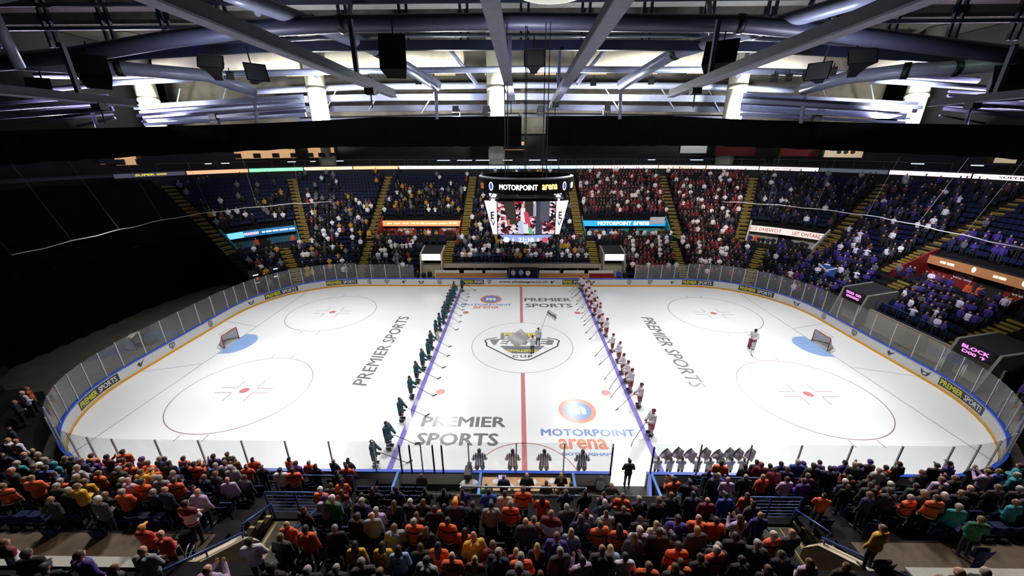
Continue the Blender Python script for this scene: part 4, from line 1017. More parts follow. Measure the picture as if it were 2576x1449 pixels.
def teams():
    r = random.Random(2)
    LY = [-13.7, -12.4, -10.0, -7.65, -5.8, -4.1, -2.4, -.9, 1.1, 2.6, 4.2, 5.6, 7.0, 8.0, 9.0, 10.0, 11.0, 12.0, 13.1]
    n = len(LY)
    for i, y in enumerate(LY):
        x = -7.85 + r.uniform(-.12, .06) + (-.5 if i in (0,) else 0); goalie = i in (8,)
        if i == n-1: x = -7.2
        lb = f"teal-jerseyed goalkeeper with pale leg pads standing in the line" if goalie else f"player in teal and black kit, {ordw(i+1)} along the teal line counted from the near boards"
        player('teal', x, y, -PI/2+r.uniform(-.15, .15), lb, r.random() < .7, goalie, r.uniform(.97, 1.06), 'players in teal lined up on the blue line', r)
        if not goalie: stick(x, y, -PI/2+r.uniform(-.15, .05), f"black hockey stick held by the {ordw(i+1)} teal player from the near boards", 'sticks of the teal team', 1.45 if i else 1.7)
    RY = [(7.75, -11.1), (7.85, -8.45), (7.7, -6.75), (7.75, -5.6), (7.72, -4.5), (7.85, -2.8), (7.7, -1.2), (7.8, 1.6), (7.65, 2.85), (7.75, 4.5), (7.95, 5.4), (7.6, 6.3), (8.0, 7.2), (7.6, 8.2), (8.1, 9.0), (7.65, 9.9), (8.0, 10.8), (7.6, 11.6), (8.0, 12.4), (7.5, 13.2), (7.35, 14.0)]
    for i, (x, y) in enumerate(RY):
        player('white', x, y, PI/2+r.uniform(-.15, .15), f"player in white and red kit, {ordw(i+1)} along the white line counted from the near boards", i in (5, 12), False, r.uniform(.97, 1.06), 'players in white lined up on the blue line', r)
        stick(x, y, PI/2+r.uniform(-.05, .3), f"black hockey stick held by the {ordw(i+1)} white player from the near boards", 'sticks of the white team', 1.45)
    player('white', 20.0, -.5, PI/2+.5, 'lone goalkeeper in white and red with big leg pads standing off the goal', False, True, 1.05, None, r)
    stick(20.0, -.5, PI/2+.75, 'paddle stick held by the lone goalkeeper', None, 1.2)
    # referees along the near boards
    for i, (x, lb) in enumerate(((-2.4, 'striped referee by the camera on the boards'), (-.65, 'striped referee behind the middle glass post'), (1.0, 'striped referee with hands low, right above the seated officials'), (3.0, 'striped referee farthest from the boards camera'))):
        o = link('referee', PP['body'], None, (x, -14.35, 0), PI+PI+r.uniform(-.1, .1), 'referee in black and white striped shirt: '+lb.replace('striped ', '').replace('right above', 'just beyond'), 'referee', 'referees by the near boards', None, lin(r.choice(SKINS)))
        link('jersey', PP['jersey_ref'], o); link('helmet', PP['helmet'], o, color=lin('#2a2220'))
        for n in 'ab': s = link('skate', PP['skate'+n], o, color=lin('#141416')); link('blade', PP['blade'+n], s)
        tr = PP['shorts']; link('trousers', tr, o, color=lin('#15161a' if i != 2 else '#3c3c30'))
    # flag bearers: two at the middle, eight children by the boards
    M_FLAG = mat('flag_white', '#ece8f2', .8, var=.05)
    def flag(x, y, z, ang, L, label, group=None, w=1.1, h=.75, tilt=.35, band=None):
        t = thing('flag', label, 'flag', (x, y, z), ang, group)
        b = B(); b.tube([(0, 0, 0), (L*sin(tilt), 0, L*cos(tilt))], .016, 6); b.build('pole', M_STICK, t)
        b = B(); nx, nz = 8, 5; tp = Vector((L*sin(tilt), 0, L*cos(tilt))); dn = -tp.normalized(); sd = Vector((cos(tilt), .0, -.55)).normalized()
        g = [[tp+dn*h*j/nz+sd*w*i/nx+Vector((0, .09*sin(i*1.1+j*.5), -.12*(i/nx)**2)) for i in range(nx+1)] for j in range(nz+1)]
        for j in range(nz):
            for i in range(nx): b.add([g[j][i], g[j][i+1], g[j+1][i+1], g[j+1][i]], [(0, 1, 2, 3)], 1 if band and j == band else 0, True)
        b.build('cloth', [M_FLAG, mat('flag_ink', '#33333a', .8)], t)
    person('flag_bearer', 'phone', (.85, -1.5, 0), .5, '#e4e4e8', HA['d'], 'person in white top carrying a white flag, standing on the centre logo', 'person')
    flag(.72, -1.15, 1.15, PI-.15, 1.3, 'white flag carried low by the person on the logo', None, 1.5, 1.2, .75)
    person('flag_bearer', 'phone', (1.4, -.1, 0), -.3, '#dcdce2', HA['K'], 'person in white top and black trousers with a tall flag', 'person')
    flag(1.62, .2, 1.2, .1, 2.2, 'tall flag with dark edge held upright at the centre circle', None, .9, .5, .3, 2)
    for i, (x, hc) in enumerate(((6.95, 'b'), (7.6, 'b'), (8.2, 'd'), (9.05, 'd'), (9.65, 'b'), (10.3, 'g'), (10.75, 'd'), (11.4, 'g'))):
        person('child', 'phone', (x, -14.35, 0), r.uniform(-.2, .2), '#dcd8e2', HA[hc], f'child in white top with a small flag, {ordw(i+1)} from the open gate', 'person', 'children with flags by the near boards', sc=(.84, .84, .82), rnd=r)
        flag(x+.1, -14.08, 1.12, r.uniform(-.3, .3), .75, f'small white flag held by the {ordw(i+1)} child from the open gate', 'small white flags', .5, .62, .5)
teams()

# ---------------------------------------------------------------- people round the timekeepers' box
def officials():
    r = random.Random(9); z = .22
    P = lambda nm, pose, x, y, rz, c, h, lb, **k: person(nm, pose, (x, y, k.pop('z', z)), rz, CLO[c][0], HA[h], lb, 'person', rnd=r, **k)
    P('gate_attendant', 'fold', 5.2, -15.1, .0, 'k', 'K', 'person in black and purple standing in the open gate', garment='jersey')
    P('official', 'hips', 3.95, -16.6, .0, 'k', 'x', 'bald person in black with feet apart in the far penalty box', sc=(1.05, 1.05, 1.05))
    P('official', 'clasp', .05, -16.1, .0, 'k', 'x', 'tall bald person in black standing at the timekeepers table', sc=(1.08, 1.08, 1.06))
    P('official', 'clasp', .95, -16.45, .0, 'k', 'd', 'person in black with hands behind, standing beside the tall bald person')
    P('official', 'clasp', 1.7, -15.95, .0, 'k', 'N', 'person with blond hair bending at the timekeepers table')
    P('official', 'clasp', 2.1, -16.5, .0, 'k', 'd', 'person in black closest to the blue frame of the timekeepers table', sc=(1.1, 1.1, 1))
    P('official', 'clasp', -1.05, -16.15, .0, 'n', 'b', 'person in navy with raised hands at the timekeepers table')
    P('official', 'seat', -.65, -16.5, .0, 'k', 'b', 'seated person in white collar at the timekeepers table', garment='jersey')
    P('official', 'hips', -1.85, -16.65, .3, 'e', 'd', 'person in dark green bending over the end of the timekeepers table')
    P('official', 'stand', -5.1, -15.8, .0, 'k', 'b', 'person in black alone in the empty penalty box', sc=(.9, .9, .82))
    for i, (x, c, h) in enumerate(((-9.3, 'k', 'K'), (-8.6, 'k', 'd'))): P('camera_operator', 'phone', x, -15.75, .1, c, h, ('person in black pointing a camera over the boards' if i == 0 else 'person in black standing beside the boards photographer'), z=.0)
    # people by the far benches
    for i, (x, y, c, h) in enumerate(((-13.3, 16.2, 'k', 'd'), (-12.5, 16.0, 'k', 'b'), (-11.8, 16.4, 'k', 'd'), (13.3, 16.2, 'k', 'd'), (12.6, 16.6, 'b', 'b'), (-1.0, 16.4, 'c', 'b'), (0.0, 16.5, 's', 'd'), (.9, 16.3, 'w', 'd'))):
        P('bench_staff', 'stand' if abs(x) > 5 else 'seat', x, y, PI, c, h, f"person in {CLO[c][1]} top with {HA[h][2]} " + ('by the teal tunnel' if x < -5 else 'by the white tunnel' if x > 5 else 'in the bench booth') + f", {ordw(i+1)} across", z=0 if abs(x) > 5 else .55, group='people by the far benches')
    # stewards in orange in the portals
    for i, (s, d, c, w) in enumerate(((-31.6, 6.0, 'o', 'in the teal portal'), (-28.7, 5.2, 'o', 'at the edge of the teal portal'), (-9.5, 5.0, 'y', 'at the end of the orange portal'), (-21.6, 5.2, 'y', 'beside the far edge of the orange portal'), (10.9, 5.4, 'y', 'below the ring on the navy wall'), (20.0, 5.4, 'y', 'in front of the teal wall'), (28.9, 5.4, 'o', 'in the white-signed portal'), (32.6, 5.2, 'o', 'at the edge of the white-signed portal'), (45.4, 5.0, 'o', 'first at the red portal'), (46.1, 5.2, 'o', 'second at the red portal'), (48.2, 5.0, 'y', 'beside the near end of the red portal'))):
        p = bowl_pt(s, d, PZ); n = bowl_n(s)
        person('steward', 'stand', p, atan2(n.x, -n.y)+0, CLO[c][0], HA['d'], f"steward in {CLO[c][1]} jacket {w}", 'person', 'stewards in the portals', 'jersey', rnd=r)
officials()
# ---------------------------------------------------------------- far crowd (uncountable) and rows of folding seats
def simple_person(variant):
    b = B()
    ax = .0 if variant != 1 else .1
    for s in (1, -1):
        b.tube([(s*.09, 0, .0), (s*.1, .01, .5), (s*.09, 0, .9)], [.055, .065, .085], 5, 2)
        if variant == 0: b.tube([(s*.22, 0, 1.4), (s*.27, 0, 1.12), (s*.25, .08, .86)], [.06, .055, .045], 5, 1)
        elif variant == 1: b.tube([(s*.22, 0, 1.4), (s*.28, .04, 1.14), (s*.03, .2, 1.08)], [.06, .055, .045], 5, 1)
        else: b.tube([(s*.22, 0, 1.4), (s*.3, .08, 1.28), (s*.12, .24, 1.42)], [.06, .055, .045], 5, 1)
    o = len(b.v); n = 8; prof = [(.86, .19, .14), (1.05, .19, .14), (1.3, .225, .15), (1.42, .2, .11), (1.47, .08, .07)]
    for z, rx, ry in prof:
        for i in range(n): b.v.append((rx*cos(2*PI*i/n), ry*sin(2*PI*i/n), z))
    for j in range(len(prof)-1):
        for i in range(n): b.face([o+j*n+i, o+j*n+(i+1)%n, o+(j+1)*n+(i+1)%n, o+(j+1)*n+i], 1, True)
    b.ell((0, .01, 1.6), (.085, .1, .13), 8, 6, 0)
    v = np.array([tuple(p) for p in b.v]); loops = []; m = []
    # hair: top and back of the head
    reg = []
    for f, mm in zip(b.f, b.m):
        c = v[f].mean(0)
        reg.append(3 if mm == 0 and (c[2] > 1.66 or c[1] < -.03 and c[2] > 1.55) else mm)
    return v, b.f, np.array(reg)
def merge_people(places, name, label, group=None):
    """places: (x, y, z, rz, scale, torso rgb, leg rgb, hair rgb, skin rgb, variant)"""
    T = [simple_person(i) for i in range(3)]
    V, F, C = [], [], []; off = 0; n = 0
    for x, y, z, rz, sc, ct, cl, ch, cs, va in places:
        v, f, reg = T[va]; c, s = cos(rz), sin(rz)
        w = np.empty_like(v); w[:, 0] = (v[:, 0]*c - v[:, 1]*s)*sc+x; w[:, 1] = (v[:, 0]*s+v[:, 1]*c)*sc+y; w[:, 2] = v[:, 2]*sc+z
        V.append(w); F.extend([[i+off for i in q] for q in f]); off += len(v)
        pal = np.array([cs, ct, cl, ch]); col = pal[reg]
        C.append(np.repeat(col, [len(q) for q in f], axis=0))
    me = bpy.data.meshes.new(name); me.from_pydata(np.concatenate(V).tolist(), [], F)
    a = me.color_attributes.new('cloth_colour', 'FLOAT_COLOR', 'CORNER'); C = np.concatenate(C)
    a.data.foreach_set('color', np.concatenate([C, np.ones((len(C), 1))], 1).astype(np.float32).ravel())
    me.polygons.foreach_set('use_smooth', [True]*len(me.polygons))
    me.materials.append(mat('crowd', attr='cloth_colour', rough=.8, var=.15, scale=14))
    return link(name, me, label=label, cat='crowd', group=group, kind='stuff')
def rgb(h): return lin(h)[:3]
SK = [rgb(h) for h in SKINS]; HR = [rgb(h) for h in ('#1c1412', '#3a281c', '#5c4630', '#777068', '#b09a70', '#141214')]
def pick(r, pal): return rgb(r.choices([p[0] for p in pal], [p[1] for p in pal])[0])
PAL_A = [('#131316', 10), ('#f0f0f6', 4), ('#b98a26', 3), ('#22284a', 2), ('#6f7076', 3), ('#7a2430', 1), ('#3a3420', 2)]
PAL_B = [('#131316', 8), ('#f2eef4', 5), ('#20264a', 4), ('#6f7076', 3), ('#b58a30', 1.5), ('#7a2430', 1), ('#2f5b50', 1)]
PAL_C = [('#1a0f14', 10), ('#f6eef2', 6), ('#7c1f2c', 6), ('#3a1820', 5), ('#55505a', 2), ('#241a2c', 3)]
PAL_D = [('#101014', 10), ('#1a1c30', 6), ('#3c3c58', 3), ('#e8e8f2', 2), ('#35246c', 3), ('#5a2a34', 1)]
PAL_E = [('#131320', 6), ('#3a2884', 9), ('#241c50', 5), ('#e6def6', 3), ('#5a5a66', 2), ('#6a2a5a', 1)]
def density(s, d):
    lo = d < PD0
    if s < -34: return 0, PAL_A
    if s < -28: return ((.5 if lo else .10 if d > 13 else .35 if d < 10.5 else .22), PAL_A)
    if s < -21.4: return ((.45 if lo else .10 if d > 12.5 else .42), PAL_A)
    if s < -8.2: return ((.55 if lo else .10 if d > 15 else .38 if d > 11 else .6), PAL_A)
    if s < 8.5: return ((.86 if lo else .5 if d < 12 else .32), PAL_B)
    if s < 22: return ((.85 if lo else .92 if d < 15.5 else .8), PAL_C)
    if s < 27.6: return ((.85 if d < 11 else .72), PAL_C)
    if s < 33.9: return ((.7 if lo else .5), PAL_D)
    if s < 39.3: return ((.62 if d < 8 else .4), PAL_D if d > 6 else PAL_E)
    if s < 49: return ((.8 if lo else .5 if d < 11.5 else .12), PAL_E)
    return ((.25 if d < 9 else .12), PAL_E)
SEATS_FREE = []
def far_crowd():
    r = random.Random(21); P = []
    for k in range(-3, NROW):
        d = k*TR+.42; z = far_z(d)
        s = SA+.4
        while s < SB-.3:
            ds = .52 if abs(s) < SC1 or abs(s) > SC2 else .52*BR/(BR+d)
            s += ds
            if k < 0 and not low_row(s): continue
            if in_portal(s, k*TR+.01, .25) or on_aisle(s, d, .85): continue
            if k < 4 and any(abs(s-q) < 1.75 for q in (-11.9, 12.3)): continue
            if k < 5 and (39.6 < s < 43 or 50.2 < s < 53.3): continue
            dn, pal = density(s, d)
            if r.random() < dn:
                p = bowl_pt(s+r.uniform(-.06, .06), d+r.uniform(-.06, .1), z); n = bowl_n(s)
                P.append((p.x, p.y, p.z, atan2(n.x, -n.y)+r.uniform(-.35, .35), r.uniform(.92, 1.05), pick(r, pal), rgb(r.choice(['#14151c', '#1c2234', '#20283c', '#0e0e12'])), r.choice(HR), r.choice(SK), r.choice([0, 0, 1, 1, 2])))
            else: SEATS_FREE.append((s, d, z))
    # the thinner edges of the near crowd
    xs = [(q[0], q[1]) for q in FAN]
    for k in range(0, 10):
        d = .8*k
        for i in range(170):
            t = i/170; x = -29.5+59*t
            if abs(x) > NA-NR:
                a = min(1, (abs(x)-(NA-NR))/(NR+d)); y = -(NW-NR)-(NR+d)*sqrt(max(0, 1-a*a))
            else: y = -NW-d
            if y > -9.6: continue
            if (abs(x) < 7.9 and k < 2) or (-10.6 < x < -7.4 and k > 2) or (7.8 < x < 10.7 and k > 2): continue
            if abs(x) > 10 and k > 4: continue
            if abs(x) < 7.9 and k < 4: continue
            if min((x-q[0])**2+(y-q[1])**2 for q in xs) < .46: continue
            if r.random() < (.5 if abs(x) > 10 else .62):
                xs.append((x, y)); o = r.choices([rgb('#c8522a'), rgb('#131316'), rgb('#33333a'), rgb('#19203e'), rgb('#8a8a92'), rgb('#2c2260')], [3, 6, 4, 3, 1, 1.5])[0]
                P.append((x, y, near_zk(x, k), r.uniform(-.3, .3), r.uniform(.92, 1.0), o, rgb('#14151c'), r.choice(HR), r.choice(SK), r.choice([0, 1, 1])))
    merge_people(P, 'crowd', 'dense crowd of small standing spectators filling the far stand')
    return P
CROWD = far_crowd()

def seat_parts():
    s, bk, fr = B(), B(), B()
    n = 6
    for i in range(n):                  # gently curved back
        x0, x1 = -.23+.46*i/n, -.23+.46*(i+1)/n; f = lambda x: -.05*(1-(x/.23)**2)
        bk.add([(x0, f(x0), .46), (x1, f(x1), .46), (x1, f(x1)-.06, .86), (x0, f(x0)-.06, .86), (x0, f(x0)-.03, .46), (x1, f(x1)-.03, .46), (x1, f(x1)-.09, .86), (x0, f(x0)-.09, .86)], [(0,1,2,3), (7,6,5,4), (3,2,6,7), (0,4,5,1)])
    bk.add([(-.23, 0, .46), (-.23, -.06, .86), (-.23, -.09, .86), (-.23, -.03, .46), (.23, 0, .46), (.23, -.06, .86), (.23, -.09, .86), (.23, -.03, .46)], [(0,1,2,3), (4,7,6,5)])
    return bk
SEATB = seat_parts()
def seats():
    # one folding seat with its parts
    bm = SEATB.mesh('backrest', [M_SEAT])
    q = B(); q.box((0, .10, .60), (.44, .07, .40), 0, 0, -.25); pan_up = q.mesh('seat_pan', [M_SEAT])
    q = B(); q.box((0, .22, .44), (.44, .42, .06)); pan_dn = q.mesh('seat_pan', [M_SEAT])
    q = B(); q.box((0, -.02, .3), (.42, .05, .06)); q.box((-.2, .0, .18), (.04, .05, .36)); q.box((.2, .0, .18), (.04, .05, .36)); frame = q.mesh('bracket', [M_BLACKP])
    def seat(x, y, z, rz, label, group, down=False):
        t = thing('folding_seat', label, 'seat', (x, y, z), rz, group)
        link('backrest', bm, t); link('seat_pan', pan_dn if down else pan_up, t); link('bracket', frame, t)
    i = 0
    taken = [(f[0], f[1]) for f in FAN]+[(p[0], p[1]) for p in CROWD if p[1] < 0]
    for k in range(0, 8):
        c = 0
        for j in range(-45, 46):
            x = j*.5; y = -NW-.8*k-.1
            if abs(x) > 22 or (abs(x) < 7.9 and k < 4 and x > -4.2): continue
            if (abs(x) < 7.9 and k < 2) or (-11.3 < x < -7.5 and k > 1) or (7.9 < x < 11.4 and k > 1) or (abs(x) > 10.3 and (k > 5 or k == 5 and not (-18.6 < x < -12.5 or 13.6 < x < 17))): continue
            if min((x-a)**2+(y-b)**2 for a, b in taken) < .3: continue
            c += 1; i += 1
            side = 'behind the timekeepers' if abs(x) < 8.5 else 'by the draped end' if x < 0 else 'by the seated end'
            down = k >= 5 and abs(x) > 10
            seat(x, y, NZ0+NS*k, 0, f"empty navy folding seat, {ordw(c)} empty one along {ordw(k+1)} near row, {side}", 'empty seats in the near stand', down)
            if i >= 90: break
    for j, x in enumerate((-1.9, -1.4, -.9, .3, .8, 1.3, 1.9)):
        seat(x, -16.98, .22, 0, f"low blue chair behind the timekeepers, {ordw(j+1)} from the empty penalty box", 'chairs behind the timekeepers')
    # far seats: the largest ones as things, the rest as one mass
    sm = B(); sm.v, sm.f, sm.m, sm.s = list(SEATB.v), list(SEATB.f), list(SEATB.m), list(SEATB.s)
    sm.box((0, .06, .62), (.44, .06, .36)); sm.box((0, -.02, .22), (.3, .05, .44), 0, 0)
    cam = Vector((-.4, -29.7, 16.6))
    fr = sorted(SEATS_FREE, key=lambda q: (bowl_pt(q[0], q[1], q[2])-cam).length)
    one = sm.mesh('folding_seat', [M_SEAT]); near = 0; cnt = {}
    occ = sorted(FAN, key=lambda q: (Vector((q[0], q[1], near_floor(q[0], q[1])))-cam).length)
    for x, y, k, c in occ[:205]:
        cnt[k] = cnt.get(k, 0)+1
        link('folding_seat', one, None, (x, y-.4, near_floor(x, y)), 0, f"navy seat back behind a standing spectator, {ordw(cnt[k])} counted outwards in {ordw(k+1)} near row", 'seat', 'occupied seats in the near stand')
    b = B(); sv = [(-.23, -.03, .45), (.23, -.03, .45), (.23, -.09, .86), (-.23, -.09, .86), (-.23, .03, .45), (.23, .03, .45), (.23, -.04, .86), (-.23, -.04, .86)]
    sf = [(0, 1, 2, 3), (7, 6, 5, 4), (3, 2, 6, 7), (0, 3, 7, 4), (1, 5, 6, 2)]
    for x, y, k, c in occ[205:]:
        b.add([(x+v[0], y-.36+v[1], near_floor(x, y)+v[2]) for v in sv], sf)
    for p in CROWD:
        if p[1] < 0: b.add([(p[0]+v[0], p[1]-.36+v[1], p[2]+v[2]) for v in sv], sf)
    for s, d, z in fr[near:]:
        p = bowl_pt(s, d-.05, z); n = bowl_n(s); a = atan2(n.x, -n.y); c, q = cos(a), sin(a)
        b.add([(p.x+v[0]*c-v[1]*q, p.y+v[0]*q+v[1]*c, p.z+v[2]) for v in sv], sf)
    b.build('seat_rows', M_SEAT, label='rows of small dark blue folding seats across the stands', cat='seats', kind='stuff')
M_BLACKP = mat('plastic_black', '#121214', .5)
seats()
# ---------------------------------------------------------------- goals
def goal(x, y, rz, label, paint_c='#a81c28', group=None, net='#d8d6d0'):
    t = thing('hockey_goal', label, 'goal', (x, y, 0), rz, group)
    m = mat('goal_'+paint_c[1:], paint_c, .35, .2)
    b = B(); b.tube([(0, -.915, 0), (0, -.915, 1.1), (0, -.88, 1.2), (0, .88, 1.2), (0, .915, 1.1), (0, .915, 0)], .035, 8); b.build('goal_frame', m, t)
    b = B(); arc = [(-1.05*cos(a)*1.0, 1.1*sin(a), .03) for a in [(-PI/2)+PI*i/12 for i in range(13)]]
    b.tube([(0, -.915, .03)]+arc+[(0, .915, .03)], .025, 6); b.tube([(0, -.6, 1.2), (-.5, -.55, 1.17), (-.56, 0, 1.17), (-.5, .55, 1.17), (0, .6, 1.2)], .02, 6); b.tube([(-.56, 0, 1.17), (-1.05, 0, .03)], .02, 6)
    b.build('base_frame', mat('goal_base', '#c9c6c0', .4), t)
    b = B(); n = 10
    top = [(-.5*sin(PI*i/n)-.02, -.85+1.7*i/n, 1.18) for i in range(n+1)]; bot = [(-1.04*sin(PI*i/n), -1.0+2.0*i/n, .04) for i in range(n+1)]
    for i in range(n): b.quad(top[i], top[i+1], bot[i+1], bot[i])
    b.add([(0, -.88, 1.18)]+top+[(0, .88, 1.18)], [tuple(range(n+3))])
    nm = MAT.get('goal_net')
    if nm is None:
        nm = bpy.data.materials.new('goal_net'); nm.use_nodes = True; nt = nm.node_tree; bs = nt.nodes['Principled BSDF']; bs.inputs['Base Color'].default_value = lin(net); bs.inputs['Roughness'].default_value = .8
        tc = nt.nodes.new('ShaderNodeTexCoord'); ck = nt.nodes.new('ShaderNodeTexBrick'); ck.inputs['Scale'].default_value = 9; ck.inputs['Mortar Size'].default_value = .1; ck.offset = 0
        ck.inputs['Color1'].default_value = (.25, .25, .25, 1); ck.inputs['Color2'].default_value = (.25, .25, .25, 1); ck.inputs['Mortar'].default_value = (1, 1, 1, 1); ck.inputs['Brick Width'].default_value = .5
        mp = nt.nodes.new('ShaderNodeMapping'); mp.inputs['Rotation'].default_value = (1.0, .6, .4)
        nt.links.new(tc.outputs['Object'], mp.inputs[0]); nt.links.new(mp.outputs[0], ck.inputs['Vector']); nt.links.new(ck.outputs['Color'], bs.inputs['Alpha']); MAT['goal_net'] = nm
    b.build('net', nm, t)
    b = B(); b.tube([(p[0]*.98, p[1]*.97, .12) for p in [(0, -.9, 0)]+bot+[(0, .9, 0)]], .05, 6); b.build('skirt', mat('goal_skirt', '#8e8678', .8), t)
goal(-26.2, 0, 0, 'red-framed hockey goal with white net before the black drape')
goal(26.2, 0, PI, 'red-framed hockey goal with white net at the seated end')
goal(-34.0, -.6, .5, 'spare dark-framed goal standing behind the boards at the draped end', '#26262a')
goal(34.2, -1.2, PI-.6, 'spare dark-framed goal standing behind the boards at the seated end', '#2a2a2c')
def puddle(x, y, w, label):
    b = B(); pts = [(w*cos(2*PI*i/20)*(1+.15*sin(3*i)), .6*w*sin(2*PI*i/20)*(1+.1*cos(2*i))) for i in range(20)]
    b.prism(pts, 0, .006); b.build('floor_mat', mat('mat_blue', '#3e5474', .6, var=.15), loc=(x, y, -.058), label=label, cat='mat')
puddle(-34.4, 1.6, 1.6, 'blue mat on the dark floor beside the spare goal'); puddle(34.8, -3.2, 1.5, 'blue mat on the grey floor by the seated end')
for i, (x, y) in enumerate(((31.6, -4.8), (32.1, -4.9))):
    t = thing('floor_barrier', ('white tube barrier behind the end boards, nearer the spare goal' if i == 0 else 'white tube barrier behind the end boards, nearer the corner'), 'barrier', (x, y-.9*i, -.06), .3)
    b = B(); b.tube([(-.6, 0, 0), (-.6, 0, 1.9), (-.25, 0, 1.9), (-.25, 0, 0)], .035, 6); b.build('hoop', mat('tube_white', '#dcdce0', .4), t)
    b = B(); b.tube([(-.6, 0, .5), (-.25, 0, .5)], .03, 6); b.build('crossbar', MAT['tube_white'], t)

# ---------------------------------------------------------------- scoreboard over centre ice
def scoreboard():
    t = thing('scoreboard', 'hanging scoreboard with black ring display, video screens and curved blue foot', 'scoreboard', (.2, 0, 9.7))
    cx = .2; O = Vector((cx, 0, 9.7))
    ring, rim = B(), B(); n = 48; R, z0, z1 = 3.55, 13.5, 14.55
    for i in range(n):
        a, c = 2*PI*i/n, 2*PI*(i+1)/n; f = lambda r, t2, z: (r*cos(t2), r*sin(t2), z-9.7)
        ring.quad(f(R, a, z0), f(R, c, z0), f(R, c, z1), f(R, a, z1)); ring.quad(f(R-.18, a, z0), f(R-.18, c, z0), f(R-.18, c, z1), f(R-.18, a, z1)); ring.quad(f(R, a, z0), f(R, c, z0), f(R-.18, c, z0), f(R-.18, a, z0))
        rim.quad(f(R+.02, a, z1), f(R+.02, c, z1), f(R-.2, c, z1+.05), f(R-.2, a, z1+.05)); rim.quad(f(R+.02, a, z1-.07), f(R+.02, c, z1-.07), f(R+.02, c, z1), f(R+.02, a, z1))
    rg = ring.build('ring_display', mat('screen_black', '#0b0b0e', .35, var=.05), t); rim.build('ring_rim', mat('rim_pale', '#c9c9d2', .3, .4), t)
    F = lambda off, z: (lambda x, y: ((R+.02)*sin((x+off)/R), -(R+.02)*cos((x+off)/R), z-9.7+y))
    def lt(m, tx, w, h, off, z, **k): q = B(); put(q, text_fit(tx, w, h, **k), F(off, z)); q.build('ring_lettering', m, rg)
    lt(M_LIT, 'MOTORPOINT', 2.75, .38, -.62, 13.98, bold=.05); lt(emis('letter_amber', '#ffd08a', 1.3), 'arena', 1.25, .38, 1.65, 13.98, bold=.05)
    for off in (-2.75, 3.0):
        q = B(); g = F(off, 13.98); q.add([g(.22*cos(2*PI*i/24), .3*sin(2*PI*i/24)) for i in range(24)], [tuple(range(24))], 0); g2 = lambda x, y: tuple(a+b2 for a, b2 in zip(g(x, y), (0, -.012, 0)))
        q.add([g2(.15*cos(2*PI*i/24), .22*sin(2*PI*i/24)) for i in range(24)], [tuple(range(24))], 1); q.build('ring_roundel', [M_LIT, emis('roundel_blue', '#4a6ab0', .6)], rg)
    for off, m in ((-3.95, emis('panel_rust', '#a85a34', .6)), (4.25, M_LIT)):
        q = B(); g = F(off, 13.95); q.quad(g(-.28, -.2), g(.28, -.2), g(.28, .2), g(-.28, .2)); q.build('ring_panel', m, rg)
    # front and back screens with white wing screens that lean back, narrower side screens
    core = B(); core.prism([(-2.0, -2.5), (2.0, -2.5), (2.2, -2.2), (2.2, 2.2), (2.0, 2.5), (-2.0, 2.5), (-2.2, 2.2), (-2.2, -2.2)], .85, 3.4); core.build('body', mat('screen_black'), t)
    tr = B()
    for x in (-1.9, -.6, .6, 1.9):
        for y in (-2.2, 2.2): tr.tube([(x, y, 3.3), (x*1.2, y*1.2, 4.0)], .04, 5)
    tr.tube([(-2.6, -2.4, 3.45), (2.6, -2.4, 3.45), (2.6, 2.4, 3.45), (-2.6, 2.4, 3.45)], .05, 6, closed=True); tr.build('truss', M_STEEL, t)
    img = video_mat()
    for k, (hw, dist) in enumerate(((2.06, 2.62), (1.7, 2.3), (2.06, 2.62), (1.7, 2.3))):
        Mr = Matrix.Rotation(k*PI/2, 4, 'Z')
        q = B(); q.add([Mr @ Vector(p) for p in ((-hw-.05, -dist+.02, .84), (hw+.05, -dist+.02, .84), (hw+.05, -dist+.02, 3.30), (-hw-.05, -dist+.02, 3.30))], [(0, 1, 2, 3)]); q.build('screen_frame', mat('screen_black'), t)
        q = B(); q.add([Mr @ Vector(p) for p in ((-hw, -dist, .9), (hw, -dist, .9), (hw, -dist, 3.24), (-hw, -dist, 3.24))], [(0, 1, 2, 3)])
        me = q.mesh('video_screen', [img]); uv = me.uv_layers.new(name='UVMap')
        for j, c4 in enumerate(((0, 0), (1, 0), (1, 1), (0, 1))): uv.data[j].uv = c4
        link('video_screen', me, t, label='video screen showing supporters and a flag')
    for sy in (-1, 1):
        for sx in (-1, 1):
            pt = [(2.12, -2.6, .88), (2.42, -2.48, .88), (3.02, -2.25, 3.26), (2.12, -2.6, 3.26)]
            q = B(); q.add([(sx*x, -sy*y if sy > 0 else y, z) for x, y, z in pt], [(0, 1, 2, 3)]); w = q.build('wing_screen', emis('screen_white', '#f4f0fa', 1.25), t)
            if sy < 0:
                q = B(); put(q, text_fit('E', .3, .55, bold=.05), lambda x, y: (sx*2.42+x, -2.52, 2.25+y)); put(q, text_fit('V', .45, .55), lambda x, y: (sx*2.38+x, -2.55, 1.75+y)); q.build('wing_emblem', mat('emblem_grey', '#62626e', .5), w)
    # curved blue foot display
    q = B(); n = 24; Rb = 3.1
    for i in range(n):
        a, c = -.72+1.44*i/n, -.72+1.44*(i+1)/n
        f = lambda t2, k: (Rb*sin(t2)*(1-.06*k), -Rb*cos(t2)*(1-.22*k)+.6, .78-.72*k*cos(t2*1.6)**.8 if k else .78)
        for k0, k1 in ((0, .5), (.5, 1)): q.quad(f(a, k1), f(c, k1), f(c, k0), f(a, k0))
    ft = q.build('foot_display', emis('foot_blue', '#7c90cc', .85), t)
